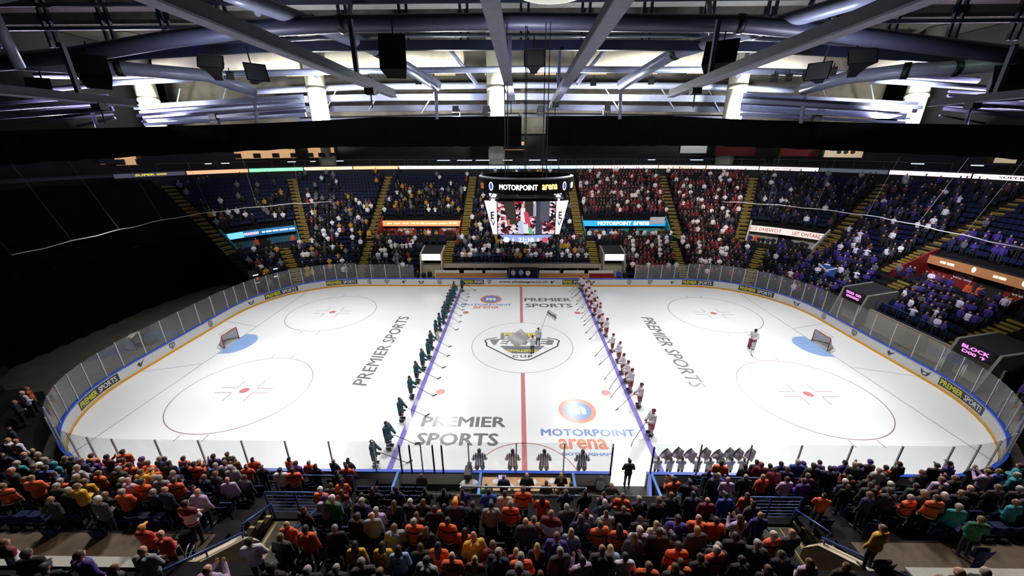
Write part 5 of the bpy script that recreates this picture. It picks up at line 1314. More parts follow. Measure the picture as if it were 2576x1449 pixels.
    q = B(); put(q, text_fit('21:10', 1.15, .34, bold=.05), lambda x, y: (x, -2.42, .42+y)); put(q, text_fit('0', .16, .24, bold=.03), lambda x, y: (x-.95, -2.42, .42+y)); put(q, text_fit('1', .14, .24, bold=.03), lambda x, y: (x+.9, -2.42, .42+y)); put(q, text_fit('P2', .3, .12, bold=.03), lambda x, y: (x, -2.36, .14+y)); q.build('foot_digits', M_LIT, ft)
    q = B(); q.add([(-1.45+.24*cos(2*PI*i/12), -2.4, .42+.2*sin(2*PI*i/12)) for i in range(12)], [tuple(range(12))], 0); q.add([(1.4+.26*cos(2*PI*i/5+.3), -2.4, .42+.22*sin(2*PI*i/5+.3)) for i in range(5)], [tuple(range(5))], 1); q.build('foot_emblem', [M_LIT, emis('emblem_red', '#e05a6a', .8)], ft)
    for x, y in ((-1.55, -.6), (-1.35, -.5), (-.1, .2), (0.0, .3), (1.2, -.6), (1.5, -.5)):
        q = B(); q.tube([(x, y, 2.9), (x, y, 14.5)], .035, 6); q.build('suspension_cable', mat('cable_grey', '#6c6c70', .5, .5), t)
def video_mat():
    m = bpy.data.materials.new('video_picture'); m.use_nodes = True; nt = m.node_tree; b = nt.nodes['Principled BSDF']; b.inputs['Base Color'].default_value = (.02, .02, .02, 1); b.inputs['Roughness'].default_value = .3
    uv = nt.nodes.new('ShaderNodeUVMap'); sp = nt.nodes.new('ShaderNodeSeparateXYZ'); nt.links.new(uv.outputs[0], sp.inputs[0])
    def N(t, **k):
        n = nt.nodes.new(t)
        for a, v in k.items(): setattr(n, a, v)
        return n
    vo = N('ShaderNodeTexVoronoi'); vo.inputs['Scale'].default_value = 16; nt.links.new(uv.outputs[0], vo.inputs['Vector'])
    cr = N('ShaderNodeValToRGB'); e = cr.color_ramp; e.interpolation = 'CONSTANT'; sx = N('ShaderNodeSeparateColor'); nt.links.new(vo.outputs['Color'], sx.inputs[0]); nt.links.new(sx.outputs[0], cr.inputs[0])
    cols = [(0, '#1a1018'), (.3, '#e8d4dc'), (.5, '#b8304a'), (.65, '#f4e8ee'), (.8, '#5a2434'), (.92, '#e08aa0')]
    e.elements[0].color = lin(cols[0][1]); e.elements[1].position = cols[1][0]; e.elements[1].color = lin(cols[1][1])
    for p, c in cols[2:]: q = e.elements.new(p); q.color = lin(c)
    cur = cr.outputs[0]
    def math(op, a, b2):
        n = N('ShaderNodeMath', operation=op)
        for i, v in enumerate((a, b2)):
            if isinstance(v, (int, float)): n.inputs[i].default_value = v
            else: nt.links.new(v, n.inputs[i])
        return n.outputs[0]
    X, Y = sp.outputs['X'], sp.outputs['Y']
    def over(mask, c):
        nonlocal cur
        mx = N('ShaderNodeMix', data_type='RGBA'); nt.links.new(mask, mx.inputs['Factor']); nt.links.new(cur, mx.inputs['A']); mx.inputs['B'].default_value = lin(c); cur = mx.outputs['Result']
    def rect(x0, x1, y0, y1, c, sl=0):
        xx = math('SUBTRACT', X, math('MULTIPLY', Y, sl)) if sl else X
        k = math('MULTIPLY', math('MULTIPLY', math('GREATER_THAN', xx, x0), math('LESS_THAN', xx, x1)), math('MULTIPLY', math('GREATER_THAN', Y, y0), math('LESS_THAN', Y, y1))); over(k, c)
    rect(.19, .37, .3, 1, '#3a3634', -.08); rect(.47, .62, .55, 1, '#3a3634'); rect(.66, .78, .0, 1, '#3c4050'); rect(.74, .90, .4, 1, '#555a66')
    rect(.40, .48, .35, .8, '#f4eef4'); rect(.415, .46, .8, .93, '#e2bcb0'); rect(.36, .46, 0, .4, '#c4cef0'); rect(.52, .60, .1, .68, '#d84860', -.1); rect(.47, .56, .02, .32, '#e6f0ec', -.1); rect(.55, .62, .0, .2, '#6abf92', -.1); rect(.62, .67, .55, .92, '#b4b0bc'); rect(.17, .21, .25, .45, '#d08050')
    nt.links.new(cur, b.inputs['Emission Color']); b.inputs['Emission Strength'].default_value = .95
    return m
emis('screen_white', '#f4f0fa', 1.25)
scoreboard()

# ---------------------------------------------------------------- far side: benches, rails, tunnel boxes
def far_side():
    wood = mat('bench_wood', '#b98a58', .5, var=.2, scale=8); red = mat('bench_red', '#8a2428', .5, var=.2); wht = mat('bench_white', '#dededc', .5)
    for x0, x1, lb, m in ((-11.0, -1.75, 'long wooden team bench behind the teal line', wood), (2.3, 8.6, 'long wooden team bench behind the white line', wood), (8.8, 12.0, 'short bench hung with a red cloth beside the wooden one', red)):
        t = thing('team_bench', lb, 'bench', ((x0+x1)/2, 16.2, 0)); L = x1-x0
        b = B(); b.box((0, 0, .78), (L, .4, .06)); b.build('seat', m, t)
        b = B(); b.box((0, .25, 1.0), (L, .06, .55)); b.build('backrest', m, t)
        for i in range(max(2, int(L/2))):
            b = B(); b.box((-L/2+.2+(L-.4)*i/(max(2, int(L/2))-1), .0, .38), (.08, .35, .76)); b.build('leg', M_BLACKP, t)
    for i, (x0, x1) in enumerate(((-11.2, -8.0), (-7.4, -5.0), (-4.6, -1.8), (2.4, 5.0), (5.5, 8.2), (8.7, 11.9))):
        b = B(); b.box(((x0+x1)/2, 16.75, .9), (x1-x0, .1, 1.3)); b.build('bench_hoarding', wht, label=f'white panel behind the team benches, {ordw(i+1)} from the draped end', cat='panel', group='white panels behind the benches')
    t = thing('bench_booth', 'dark booth with blue posts between the two team benches', 'booth', (.3, 16.6, 0)); b = B()
    b.box((0, .6, .9), (3.6, .1, 1.9)); b.box((0, 0, .25), (3.6, 1.2, .5)); b.build('back_wall', M_DARK2, t)
    for s in (-1, 1): b = B(); b.box((s*1.85, 0, .75), (.1, 1.3, 1.5)); b.build('side_post', M_CAP, t)
    for i, x in enumerate([-10.8+2.3*j for j in range(10)]):
        if -1.9 < x < 2.2: continue
        b = B(); b.box((0, 0, .75), (.07, .07, 1.5)); b.build('bench_post', M_STEEL, loc=(x, 18.5, 0), label=f'thin pale post under the far ledge, {ordw(i+1)} from the draped end', cat='post', group='posts behind the benches')
    # railing on the far ledge
    def railing(ss, d, z, h, label, m=M_RAIL, gap=1.1, mid=True, group=None):
        o = bowl_pt((ss[0]+ss[1])/2, d, z); t = thing('railing', label, 'railing', o, group=group); zz = srange(ss[0], ss[1], gap)
        b = B(); b.tube([bowl_pt(s, d, z+h)-o for s in zz], .03, 6)
        if mid: b.tube([bowl_pt(s, d, z+.12)-o for s in zz], .02, 5)
        b.build('top_rail', m, t)
        for s in zz: b = B(); b.tube([bowl_pt(s, d, z)-o, bowl_pt(s, d, z+h)-o], .025, 5); b.build('post', m, t)
    railing((-9.2, 9.3), .12, FZ0+.05, 1.15, 'long blue railing along the ledge above the team benches')
    railing((43.0, 49.2), .1, FZ0+.05, 1.0, 'blue railing before the purple supporters at the seated end')
    railing((34.2, 39.5), .1, FZ0+.05, 1.0, 'blue railing in the far corner by the seated end')
    railing((22.4, 29.0), .1, FZ0+.05, 1.0, 'blue railing behind the corner glass at the white team side')
    railing((-29.0, -22.4), .1, FZ0+.05, 1.0, 'blue railing behind the corner glass at the teal team side')
    # tunnel boxes with lit signs
    def tunnel(s, w, ztop, label, sign, txt=None, tm=None):
        o = bowl_pt(s, 0, 0); n = bowl_n(s); t = thing('tunnel_box', label, 'tunnel', o, atan2(n.y, n.x)-PI/2, 'tunnel boxes through the stand')
        for sx in (-1, 1): b = B(); b.add([(sx*w/2, -1.2, 0), (sx*w/2, 2.2, 0), (sx*w/2, 2.2, ztop+.5), (sx*w/2, -.5, ztop), (sx*(w/2+.2), -1.2, 0), (sx*(w/2+.2), 2.2, 0), (sx*(w/2+.2), 2.2, ztop+.5), (sx*(w/2+.2), -.5, ztop)], [(0,1,2,3), (7,6,5,4), (0,3,7,4), (3,2,6,7)]); b.build('side_wall', M_BEIGE if s < 0 else M_GREYW, t)
        b = B(); b.add([(-w/2, -.5, ztop), (w/2, -.5, ztop), (w/2, 2.2, ztop+.5), (-w/2, 2.2, ztop+.5)], [(0, 1, 2, 3)]); b.box((0, 2.0, 1.5), (w, .1, 3)); b.build('roof_slab', M_DARK2, t)
        b = B(); b.box((0, -.55, ztop-.45), (w-.1, .12, .85)); f = b.build('sign_box', sign, t)
        if txt:
            q = B(); put(q, text_fit(txt[0], w*.7, .28, bold=.04), lambda x, y: (x, -.63, ztop-.3+y)); put(q, text_fit(txt[1], w*.6, .26, bold=.04), lambda x, y: (x, -.63, ztop-.66+y)); q.build('sign_lettering', tm, f)
    tunnel(-11.9, 2.6, 3.35, 'pale tunnel box with blank white lit sign behind the teal bench', emis('tunnel_white', '#f4efe6', .95))
    tunnel(12.3, 2.6, 3.35, 'grey tunnel box with white lit sign behind the white bench', emis('tunnel_lilac', '#ebe6f6', .95))
    mg = emis('letter_magenta', '#ff8af0', 1.3)
    tunnel(41.2, 2.5, 3.1, 'grey tunnel box with pink lit sign below the red portal, farther one', M_DARK2, ('000 00', '0000'), mg)
    tunnel(51.9, 2.5, 2.9, 'grey tunnel box with pink lit sign and arrow at the near end', M_DARK2, ('BLOCK', 'D00 ↑'), mg)
    # small scoreboard on the floor at the draped end
    o = bowl_pt(-32.9, .3, 0); n = bowl_n(-32.9); t = thing('small_scoreboard', 'small black scoreboard with orange digits in front of the far corner seats', 'scoreboard', o, atan2(n.y, n.x)-PI/2)
    b = B(); b.box((0, -.3, 2.0), (3.6, .25, 1.9)); b.build('panel', mat('screen_black'), t)
    q = B(); put(q, text_fit('20:00', 1.1, .42, bold=.03), lambda x, y: (x, -.44, 2.4+y)); q.build('clock_digits', emis('digit_orange', '#f09028', 1.2), t)
    q = B(); 
    for x in (-1.0, 1.1): put(q, text_fit('0', .2, .34, bold=.03), lambda u, y: (x+u, -.44, 1.9+y))
    q.build('score_digits', emis('digit_red', '#e03838', 1.0), t)
    q = B()
    for x, z in ((-1.1, 2.35), (1.1, 2.55), (-1.1, 1.35), (1.1, 1.6)): put(q, text_fit('0000', .6, .16, bold=.04), lambda u, y: (x+u, -.44, z+y))
    q.build('caption', M_LIT, t)
    b = B(); 
    b.box((0, -.3, .5), (.3, .2, 1.1)); b.build('stand', M_BLACKP, t)
    # safety net edge cables
    for a, c, nm in ((-51, -24.5, 'draped end'), (25.5, 52, 'seated end')):
        t = thing('net_cable', f'pale sagging cable of the safety net across the {nm}', 'cable', bowl_pt(a, 3, 9.6)); o = bowl_pt(a, 3, 9.6)
        zz = srange(a, c, 1.0); b = B(); b.tube([bowl_pt(s, 3, 9.75-.35*max(0, (abs(s)-38))/14+.05*sin(s*1.7))-o for s in zz], .04, 6); b.build('edge_cable', mat('net_white', '#d8d8d6', .6), t)
        for i, s in enumerate(zz[::4]):
            b = B(); b.tube([bowl_pt(s, 3, 9.7-.35*max(0, (abs(s)-38))/14)-o, bowl_pt(s*.995, 5.5, 15.5)-o], .012, 4); b.build('dropper', mat('net_grey', '#8a8a88', .6), t)
    # the jumbo cloth banner and flag laid over seats
    b = B(); ss = srange(-1.1, 1.1, .3)
    for i, a in enumerate(ss[:-1]):
        for j in range(4): b.add([(a, -.1-.02*sin(a*5+j), -.25*j), (ss[i+1], -.1-.02*sin(ss[i+1]*5+j), -.25*j), (ss[i+1], -.1-.02*sin(ss[i+1]*5+j+1), -.25*(j+1)), (a, -.1-.02*sin(a*5+j+1), -.25*(j+1))], [(0, 1, 2, 3)], 0, True)
    n = bowl_n(20.4); p = bowl_pt(20.3, PD1-.8, 6.75); b.build('banner', mat('banner_white', '#dcd6e4', .8), loc=p, rz=0, label='small white banner draped over the end of the blue lit sign', cat='banner')
    q = B(); p = bowl_pt(36.3, 1.4, 3.55); n = bowl_n(36.3)
    q.box((0, 0, 0), (1.9, .03, 1.1), 0, 0, -.2); q.bar((-.95, -.03, -.52), (.95, -.03, .52), .02, .16, 1); q.bar((-.95, -.03, .52), (.95, -.03, -.52), .02, .16, 1)
    q.build('supporter_flag', [mat('flag_blue', '#2a4a94', .8), mat('flag_saltire', '#e6e6ee', .8)], loc=p, rz=atan2(n.y, n.x)-PI/2, label='blue flag with white diagonal cross held up by purple supporters', cat='flag')
far_side()

# ---------------------------------------------------------------- near side: penalty boxes, table, stair portals
def near_side():
    blue = mat('frame_blue', '#3f7fd2', .35); tab = mat('table_wood', '#c99a6a', .5, var=.15)
    for i, (x, lb) in enumerate(((-6.45, 'blue-topped white end wall of the empty penalty box'), (-2.25, 'blue and grey frame between empty penalty box and timekeepers'), (2.4, 'blue and grey frame between timekeepers and far penalty box'), (6.35, 'blue-topped grey end wall by the open gate'), (7.35, 'blue-topped pale wall nearest the white team supporters'))):
        t = thing('box_divider', lb, 'divider', (x, -16.25, .22)); b = B(); b.box((0, 0, .42), (.08, 2.1, .84)); b.build('panel', M_BOARD if i in (0, 4) else M_GREYW, t)
        b = B(); b.box((0, 0, .89), (.13, 2.15, .1)); b.build('cap', blue, t)
    t = thing('timekeeper_table', 'long wooden table of the timekeepers with papers and screens', 'table', (.05, -15.75, .22)); b = B(); b.box((0, 0, .78), (4.4, .8, .05)); b.build('tabletop', tab, t)
    for x in (-2.1, 2.1): b = B(); b.box((x, 0, .38), (.06, .7, .76)); b.build('leg', M_STEEL, t)
    pm = mat('paper', '#e8dfe4', .6, var=.05)
    for i, (x, y, w) in enumerate(((-1.45, -15.62, .35), (-.75, -15.9, .3), (-.2, -15.6, .3), (.4, -15.65, .35), (1.3, -15.55, .3), (1.75, -15.75, .3))):
        b = B(); b.box((0, 0, .004), (w, .25, .006), .2*i); b.build('paper_sheet', pm, loc=(x, y, 1.026), label=f'white paper sheet on the timekeepers table, {ordw(i+1)} from the empty penalty box', cat='paper', group='papers on the timekeepers table')
    t = thing('monitor', 'small lit monitor on the timekeepers table', 'monitor', (-1.15, -15.55, 1.025)); b = B(); b.box((0, .03, .2), (.42, .04, .3)); b.box((0, .05, .03), (.2, .15, .06)); b.build('case', M_BLACKP, t); b = B(); b.box((0, .005, .2), (.38, .006, .25)); b.build('screen', emis('monitor_lilac', '#b8b4ff', 1.0), t)
    # camera on a mount over the boards
    t = thing('broadcast_camera', 'black broadcast camera on a pale round mount over the near boards', 'camera', (-2.75, -15.62, .22)); b = B(); b.box((-.1, .2, 1.15), (.34, .6, .32)); b.box((-.1, .62, 1.15), (.2, .3, .22)); b.build('body', M_BLACKP, t)
    b = B(); b.ell((0, -.15, .78), (.5, .28, .16)); b.build('mount', mat('mount_cream', '#d6d6cc', .5), t); b = B(); b.tube([(0, -.15, 0), (0, -.15, .7)], .04, 8); b.tube([(-.5, -.3, .02), (0, -.15, .1), (.45, -.4, .02)], .03, 6); b.build('stand', M_STEEL, t)
    # white carrier bag on the boards of the far penalty box, open gate leaf
    b = B(); n = 12
    for i in range(n):
        a, c = 2*PI*i/n, 2*PI*(i+1)/n
        for z0, r0, z1, r1 in ((0, .12, .12, .24), (.12, .24, .4, .2), (.4, .2, .62, .1)): b.quad((r0*cos(a), .6*r0*sin(a), z0), (r0*cos(c), .6*r0*sin(c), z0), (r1*cos(c), .6*r1*sin(c), z1), (r1*cos(a), .6*r1*sin(a), z1))
    b.tube([(-.1, 0, .6), (-.06, 0, .85), (.0, 0, .88)], .015, 5); b.tube([(.1, 0, .6), (.06, 0, .85), (.0, 0, .88)], .015, 5)
    b.build('carrier_bag', mat('bag_white', '#c9cdd8', .5, var=.1), loc=(3.75+.05, -15.32, .24), label='white carrier bag hanging inside the far penalty box', cat='bag')
    t = thing('boards_gate', 'open white boards gate with blue cap swung into the player exit', 'gate', (6.2, -15.3, .225), -PI/2-.3); b = B(); b.box((.85, 0, .52), (1.7, .09, .9)); b.build('panel', M_BOARD, t); b = B(); b.box((.85, 0, 1.02), (1.75, .14, .1)); b.build('cap', M_CAP, t)
    # front rails of the near stand next to the boxes
    def straight_rail(p0, p1, h, label, m=M_RAILN, group=None, infill=False, n=None):
        p0, p1 = Vector(p0), Vector(p1); t = thing('railing', label, 'railing', p0, group=group); d = p1-p0
        b = B(); b.tube([(0, 0, h), tuple(d+Vector((0, 0, h)))], .04, 8); b.build('top_rail', m, t)
        k = n or max(2, int(d.length/1.2)+1)
        for i in range(k):
            q = d*i/(k-1); b = B(); b.tube([tuple(q), tuple(q+Vector((0, 0, h)))], .035, 6); b.build('post', m, t)
        if infill:
            b = B()
            for j in range(6): b.tube([tuple(Vector((0, 0, .15+j*h/7))), tuple(d+Vector((0, 0, .15+j*h/7)))], .012, 5)
            b.build('infill_bar', m, t)
        return t
    straight_rail((-11.2, -17.2, 2.0), (-7.7, -17.2, 2.0), 1.0, 'navy railing in front of empty blue seats beside the empty penalty box', M_RAIL)
    straight_rail((7.7, -17.1, 2.0), (12.2, -17.1, 2.0), 1.0, 'blue railing before the seats beside the open gate', M_RAIL)
    straight_rail((-2.9, -17.3, 1.8), (2.6, -17.3, 1.8), .75, 'thin pale railing on the ledge behind the timekeepers', M_STEEL)
    for sx, nm in ((-1, 'teal'), (1, 'white')):
        x0, x1 = (-9.9, -7.9) if sx < 0 else (8.15, 10.1)
        # stair portal: landing, side walls, guard rail
        t = thing('near_stair_portal', f'stair landing cut into the near stand on the {nm} team side', 'stairs', ((x0+x1)/2, -20.6, 0)); cx = (x0+x1)/2
        b = B(); b.box((0, 0, 2.85), (x1-x0, 2.5, .1)); b.box((0, 1.27, 2.4), (x1-x0, .08, 1.0)); b.build('landing', mat('landing_dark', '#33302c', .8, var=.15), t)
        b = B()
        for s2 in (-1, 1): b.box((s2*((x1-x0)/2-.14), 0, 2.905), (.1, 2.5, .02)); b.box((s2*((x1-x0)/2-.5), 0, 2.905), (.06, 2.5, .02))
        for i in range(5): b.box((0, -1.3-.32*i, 2.93+.2*i), (x1-x0-.7, .09, .02))
        b.build('yellow_edge', M_NOSE, t)
        b = B()
        for i in range(6): b.box((0, -1.4-.32*i, 2.8+.2*i), (x1-x0, .33, .22))
        b.build('upper_steps', M_STEP, t)
        straight_rail((x0-.15, -19.15, 3.1), (x1+.15, -19.15, 3.1), 1.15, f'navy guard rail with bars across the stair landing on the {nm} side', M_RAILN, None, True, 3)
        straight_rail((x0 if sx < 0 else x1, -19.2, 2.7), (x0 if sx < 0 else x1, -20.6, 3.4), 1.0, f'sloping navy handrail on the outer side of the {nm} side landing', M_RAILN)
        straight_rail((x1 if sx < 0 else x0, -19.2, 2.7), (x1 if sx < 0 else x0, -20.8, 3.5), 1.0, f'sloping navy handrail on the inner side of the {nm} side landing', M_RAILN)
        # lower steps with yellow edges
        xs = -10.75 if sx < 0 else 10.9; t = thing('stairway', f'short yellow-edged stair beside the landing on the {nm} side', 'stairs', (xs, -17, 0)); b, c = B(), B()
        for i in range(10):
            y = -.2-.4*i; z = NZ0+NS*(i/2)+.38
            b.box((0, y, z-.2), (1.1, .4, .4)); c.box((0, y+.16, z+.006), (1.1, .09, .015)); c.box((0, y+.205, z-.04), (1.1, .012, .09))
        b.build('steps', M_STEP, t); c.build('nosing', M_NOSE, t)
        # concrete parapet with handrail
        a = (sx*9.75, -20.35); e = (sx*10.75, -23.0); t = thing('parapet', f'pale sloping concrete parapet with navy handrail beside the {nm} side landing', 'parapet', (a[0], a[1], 0)); dx, dy = e[0]-a[0], e[1]-a[1]
        b = B(); L = hypot(dx, dy); ang = atan2(dy, dx); M = Matrix.Rotation(ang, 4, 'Z')
        w = .14; prof = [(0, 2.6), (0, 3.35), (.35, 3.95), (L, 5.15), (L, 2.6)]
        vs = [M @ Vector((u, s2*w, z)) for s2 in (-1, 1) for u, z in prof]; b.add(vs, [(0, 1, 2, 3, 4), (9, 8, 7, 6, 5), (1, 6, 7, 2), (2, 7, 8, 3), (0, 5, 6, 1), (3, 8, 9, 4)]); b.build('wall', M_BEIGE, t)
        b = B(); off = .05; b.tube([M @ Vector((.3, off, 4.15)), M @ Vector((L-.1, off, 5.4))], .045, 8)
        for u in (.4, L*.5, L-.25): zz = 3.97+(u-.35)/(L-.35)*1.2; b.tube([M @ Vector((u, off, zz-.05)), M @ Vector((u, off, zz+.22))], .025, 6)
        b.build('handrail', M_RAILN, t)
        # cross aisle and front ledge of the upper seats
        b = B(); b.box((sx*17.5, -21.45, 4.06), (13.4, 1.5, .04)); b.build('cross_aisle', mat('aisle_brown', '#4a3a28', .7, var=.2), label=f'flat brown cross aisle behind the seats on the {nm} side', kind='structure')
        b = B(); b.box((sx*17.6, -22.28, 4.5), (13.4, .3, 1.1)); b.build('parapet_ledge', mat('ledge_pale', '#a8a69c', .6, var=.06), label=f'long pale ledge in front of the upper seats on the {nm} side', cat='ledge')
    # wheelchair on the cross aisle
    t = thing('wheelchair', 'black wheelchair parked beside the concrete parapet', 'wheelchair', (-11.2, -21.6, 4.06), .3)
    for s in (-1, 1):
        b = B(); b.tube([(s*.3, .3*cos(2*PI*i/24), .31+.3*sin(2*PI*i/24)) for i in range(24)], .022, 6, closed=True)
        for i in range(8): b.tube([(s*.3, 0, .31), (s*.3, .29*cos(PI*i/4), .31+.29*sin(PI*i/4))], .005, 4)
        b.build('wheel', M_STEEL, t)
    b = B(); b.box((0, .05, .5), (.46, .44, .06)); b.box((0, -.2, .74), (.46, .05, .44)); b.build('seat', M_BLACKP, t); b = B(); b.tube([(-.24, -.2, .3), (-.24, -.22, .98), (-.24, -.34, .98)], .018, 6); b.tube([(.24, -.2, .3), (.24, -.22, .98), (.24, -.34, .98)], .018, 6); b.build('push_frame', M_STEEL, t)
near_side()
# ---------------------------------------------------------------- roof
def roof():
    M_TUBE = mat('tube_paint', '#8d93ac', .35, .15, var=.08, scale=2); M_TUBED = mat('tube_grey', '#3e4154', .45, .1, var=.1, scale=2); M_NAVY = mat('beam_navy', '#0a1230', .5, var=.1); M_BEAM = mat('beam_lilac', '#8f90a4', .5, var=.1, scale=2)
    M_COLW = mat('column_cream', '#d8d8c4', .5, var=.04); M_DUCT = mat('duct_cream', '#b8b2a0', .55, var=.1, scale=.8); M_DECK = mat('roof_deck', '#26241f', .8, var=.25, scale=.6); M_PANEL = mat('roof_panel', '#6b675c', .8, var=.2, scale=1.2)
    M_COLLAR = mat('collar_dark', '#0c0d13', .5)
    b = B(); b.box((0, 5, 34.2), (150, 110, .2)); b.build('ceiling', M_DECK, label='dark roof deck high above the ice', kind='structure')
    b = B(); b.box((-74, 5, 17), (.3, 110, 34)); b.build('wall_west', M_DARK2, label='dark outer wall beyond the black drape', kind='structure')
    b = B(); b.box((74, 5, 17), (.3, 110, 34)); b.build('wall_east', M_DARK2, label='dark outer wall beyond the seated end', kind='structure')
    b = B(); b.box((0, 59, 17), (148, .3, 34)); b.build('wall_back', M_DARK2, label='dark outer wall behind the far stand', kind='structure')
    def tube(name, pts, r, m, label, cat, group=None, n=14, collars=()):
        o = Vector(pts[0]); t = thing(name, label, cat, o, group=group); q = B(); q.tube([Vector(p)-o for p in pts], r, n); q.build('tube', m, t)
        for i in collars:
            a = Vector(pts[i])-o; d = (Vector(pts[min(i+1, len(pts)-1)])-Vector(pts[max(i-1, 0)])).normalized()
            q = B(); q.tube([a-d*.25, a+d*.25], r*1.14, n); q.build('collar', M_COLLAR, t)
        return t
    def beam(name, pts, w, h, m, label, cat, group=None):
        o = Vector(pts[0]); q = B()
        for a, c in zip(pts, pts[1:]): q.bar(Vector(a)-o, Vector(c)-o, w, h)
        return q.build(name, m, loc=o, label=label, cat=cat, group=group)
    tube('roof_tube', [(-46.1,6.0,23.28),(-37.7,6.0,23.81),(-29.3,6.0,24.89),(-21.8,6.0,25.62),(-14.6,6.0,25.89),(-0.5,6.0,25.95),(17.2,6.0,25.66),(24.2,6.0,25.08),(32.4,6.0,24.15),(42.6,6.0,23.03)], .62, M_TUBED, 'long arched grey roof tube crossing the whole hall, the one carrying the strip lights', 'roof tube', collars=(4, 6))
    beam('roof_girder', [(-50.7,10.0,23.71),(-36.6,10.0,24.65),(-24.5,10.0,25.15),(-11.4,10.0,25.25),(10.2,10.0,25.11),(20.9,10.0,24.91),(33.5,10.0,24.21),(47.0,10.0,23.29)], .35, .8, M_NAVY, 'long deep navy girder behind the arched grey tube', 'girder')
    tube('roof_tube', [(-42.9,11.0,24.99),(-29.7,11.0,25.65),(-19.0,11.0,26.12),(-7.9,11.0,26.27),(15.9,11.0,26.04),(26.8,11.0,25.50),(42.7,11.0,24.29)], .16, M_TUBE, 'slim pale roof tube just above the navy girder', 'roof tube')
    tube('roof_tube', [(-57.5,20.0,24.64),(-49.0,20.0,24.51),(-35.1,20.0,24.68),(-22.4,20.0,24.85),(0.3,20.0,24.96),(22.3,20.0,24.76),(36.0,20.0,24.36),(52.4,20.0,23.54)], .33, M_TUBE, 'brightly lit straight white tube in front of the cream ducts', 'roof tube')
    tube('roof_tube', [(-54.0,18.0,22.94),(-45.9,18.0,23.59),(-37.5,18.0,23.86)], .3, M_TUBE, 'bright short roof tube above the draped end', 'roof tube')
    tube('roof_tube', [(39.0,18.0,23.32),(44.8,18.0,22.98),(55.1,18.0,22.22)], .3, M_TUBE, 'bright short roof tube above the seated end', 'roof tube')
    tube('roof_tube', [(-47.4,44.8,26.0),(-28.9,44.8,26.6),(0.5,44.8,26.7),(30.3,44.8,26.4),(47.7,44.8,25.7)], .52, M_TUBE, 'pale blue roof tube between white tube and flat box beam', 'roof tube')
    beam('box_girder', [(-48.3,46,24.6),(-29.4,46,25.0),(0.6,46,25.0),(34.7,46,24.5),(48.7,46,24.0)], .6, 1.05, M_TUBE, 'flat pale box beam low behind the roof tubes', 'girder')
    beam('lower_girder', [(-52,47,23.0),(-45,47,23.2),(0.6,47,23.4),(42.6,47,22.7),(52,47,22.2)], .6, .95, M_TUBED, 'dim grey girder just above the black curtain', 'girder')
    r = random.Random(4)
    cnt = [0, 0]
    def purlin(p, q, w, h, m):
        e = 0 if p[0]+q[0] < 0 else 1; cnt[e] += 1
        beam('purlin', [p, q], w, h, m, f'thin roof beam deep under the roof, {ordw(cnt[e])} of those towards the {"seated" if e else "draped"} end', 'girder', 'thin roof beams')
    for sx in (-1, 1):
        for i in range(22):            # parallel secondary beams between the columns and out to the corners
            y = 17+.85*i; z = 20.2+.3*(i % 7)+r.uniform(-.2, .2); D = .936*(y+29.7)
            u0, u1 = ((530, 925) if i % 3 else (1010, 1400))
            x0, x1 = sx*u0/947*D, sx*min(u1/947*D, 71)
            m = r.choice([M_TUBE, M_TUBE, M_TUBED]); h = r.choice([.22, .35, .5]); n = 6
            purlin((x0, y, z+.7), (x1, y-r.uniform(0, 2), z-.5), .25, h, m)
        for i in range(5):             # long ones across the middle, low behind the columns
            purlin((sx*.3, 47.8+.7*i, 25.2-.75*i+(.8 if i % 2 else 0)), (sx*44, 47.8+.7*i, 24.6-.75*i+(.8 if i % 2 else 0)), .4, .5, M_TUBE if i % 2 else M_TUBED)
    for sx in (-1, 1):
        for j, (x, z) in enumerate(((12, 0), (20, .6), (27, 0), (44, -.8), (51, -1.2))):
            tube('brace_tube', [(sx*x*1.2, 45.4, 27+z*.3), (sx*(x*1.2+4), 46.6, 22.4+z)], .12, M_TUBE, f'thin slanting rod low under the roof, {ordw(j+1)} from the middle towards the {"seated" if sx > 0 else "draped"} end', 'roof tube', 'thin slanting rods', 8)
    b = B(); b.box((0, 52.5, 26.5), (140, .2, 15)); b.build('wall_roof', mat('roof_wall', '#5b574e', .8, var=.3, scale=.5), label='grey back wall of the roof space behind the ducts', kind='structure')
    wl = emis('perforated_glow', '#e8c49a', 1.1)
    for i in range(10):
        q = B(); x = -40.5+9*i
        for j in range(14): q.box((-1.9+.29*j, 0, 0), (.16, .05, .35))
        q.build('wall_light', wl, loc=(x*1.07, 52.2, 29.6), label=f'row of small amber slots on the roof space wall, {ordw(i+1)} from the draped end', cat='light', group='amber slot lights')
    tube('diagonal_tube', [(-21.8,3.0,27.16),(-20.8,4.0,26.93),(-17.4,7.0,26.17),(-13.9,12.0,25.30),(-9.9,20.0,23.30)], .58, M_TUBE, 'thick diagonal roof tube with dark collars above the teal team', 'roof tube', 'thick diagonal tubes', collars=(2, 3))
    tube('diagonal_tube', [(25.1,3.0,26.78),(24.1,4.0,26.46),(19.1,7.0,25.49),(14.6,12.0,24.93),(11.6,20.0,23.27)], .58, M_TUBE, 'thick diagonal roof tube with dark collars above the white team', 'roof tube', 'thick diagonal tubes', collars=(2, 3))
    tube('side_tube', [(-48.5,8.0,23.97),(-41.2,9.0,23.54),(-37.8,10.0,23.56),(-32.6,14.0,23.57),(-30.6,18.0,22.50)], .6, M_TUBE, 'thick pale roof tube behind the big speaker at the draped end', 'roof tube', collars=(2,))
    tube('side_tube', [(45.0,8.0,23.39),(38.3,9.0,22.95),(35.0,10.0,22.94),(32.9,14.0,23.02),(31.4,18.0,22.46)], .6, M_TUBE, 'thick pale roof tube beside the horn speakers at the seated end', 'roof tube', collars=(1, 2))
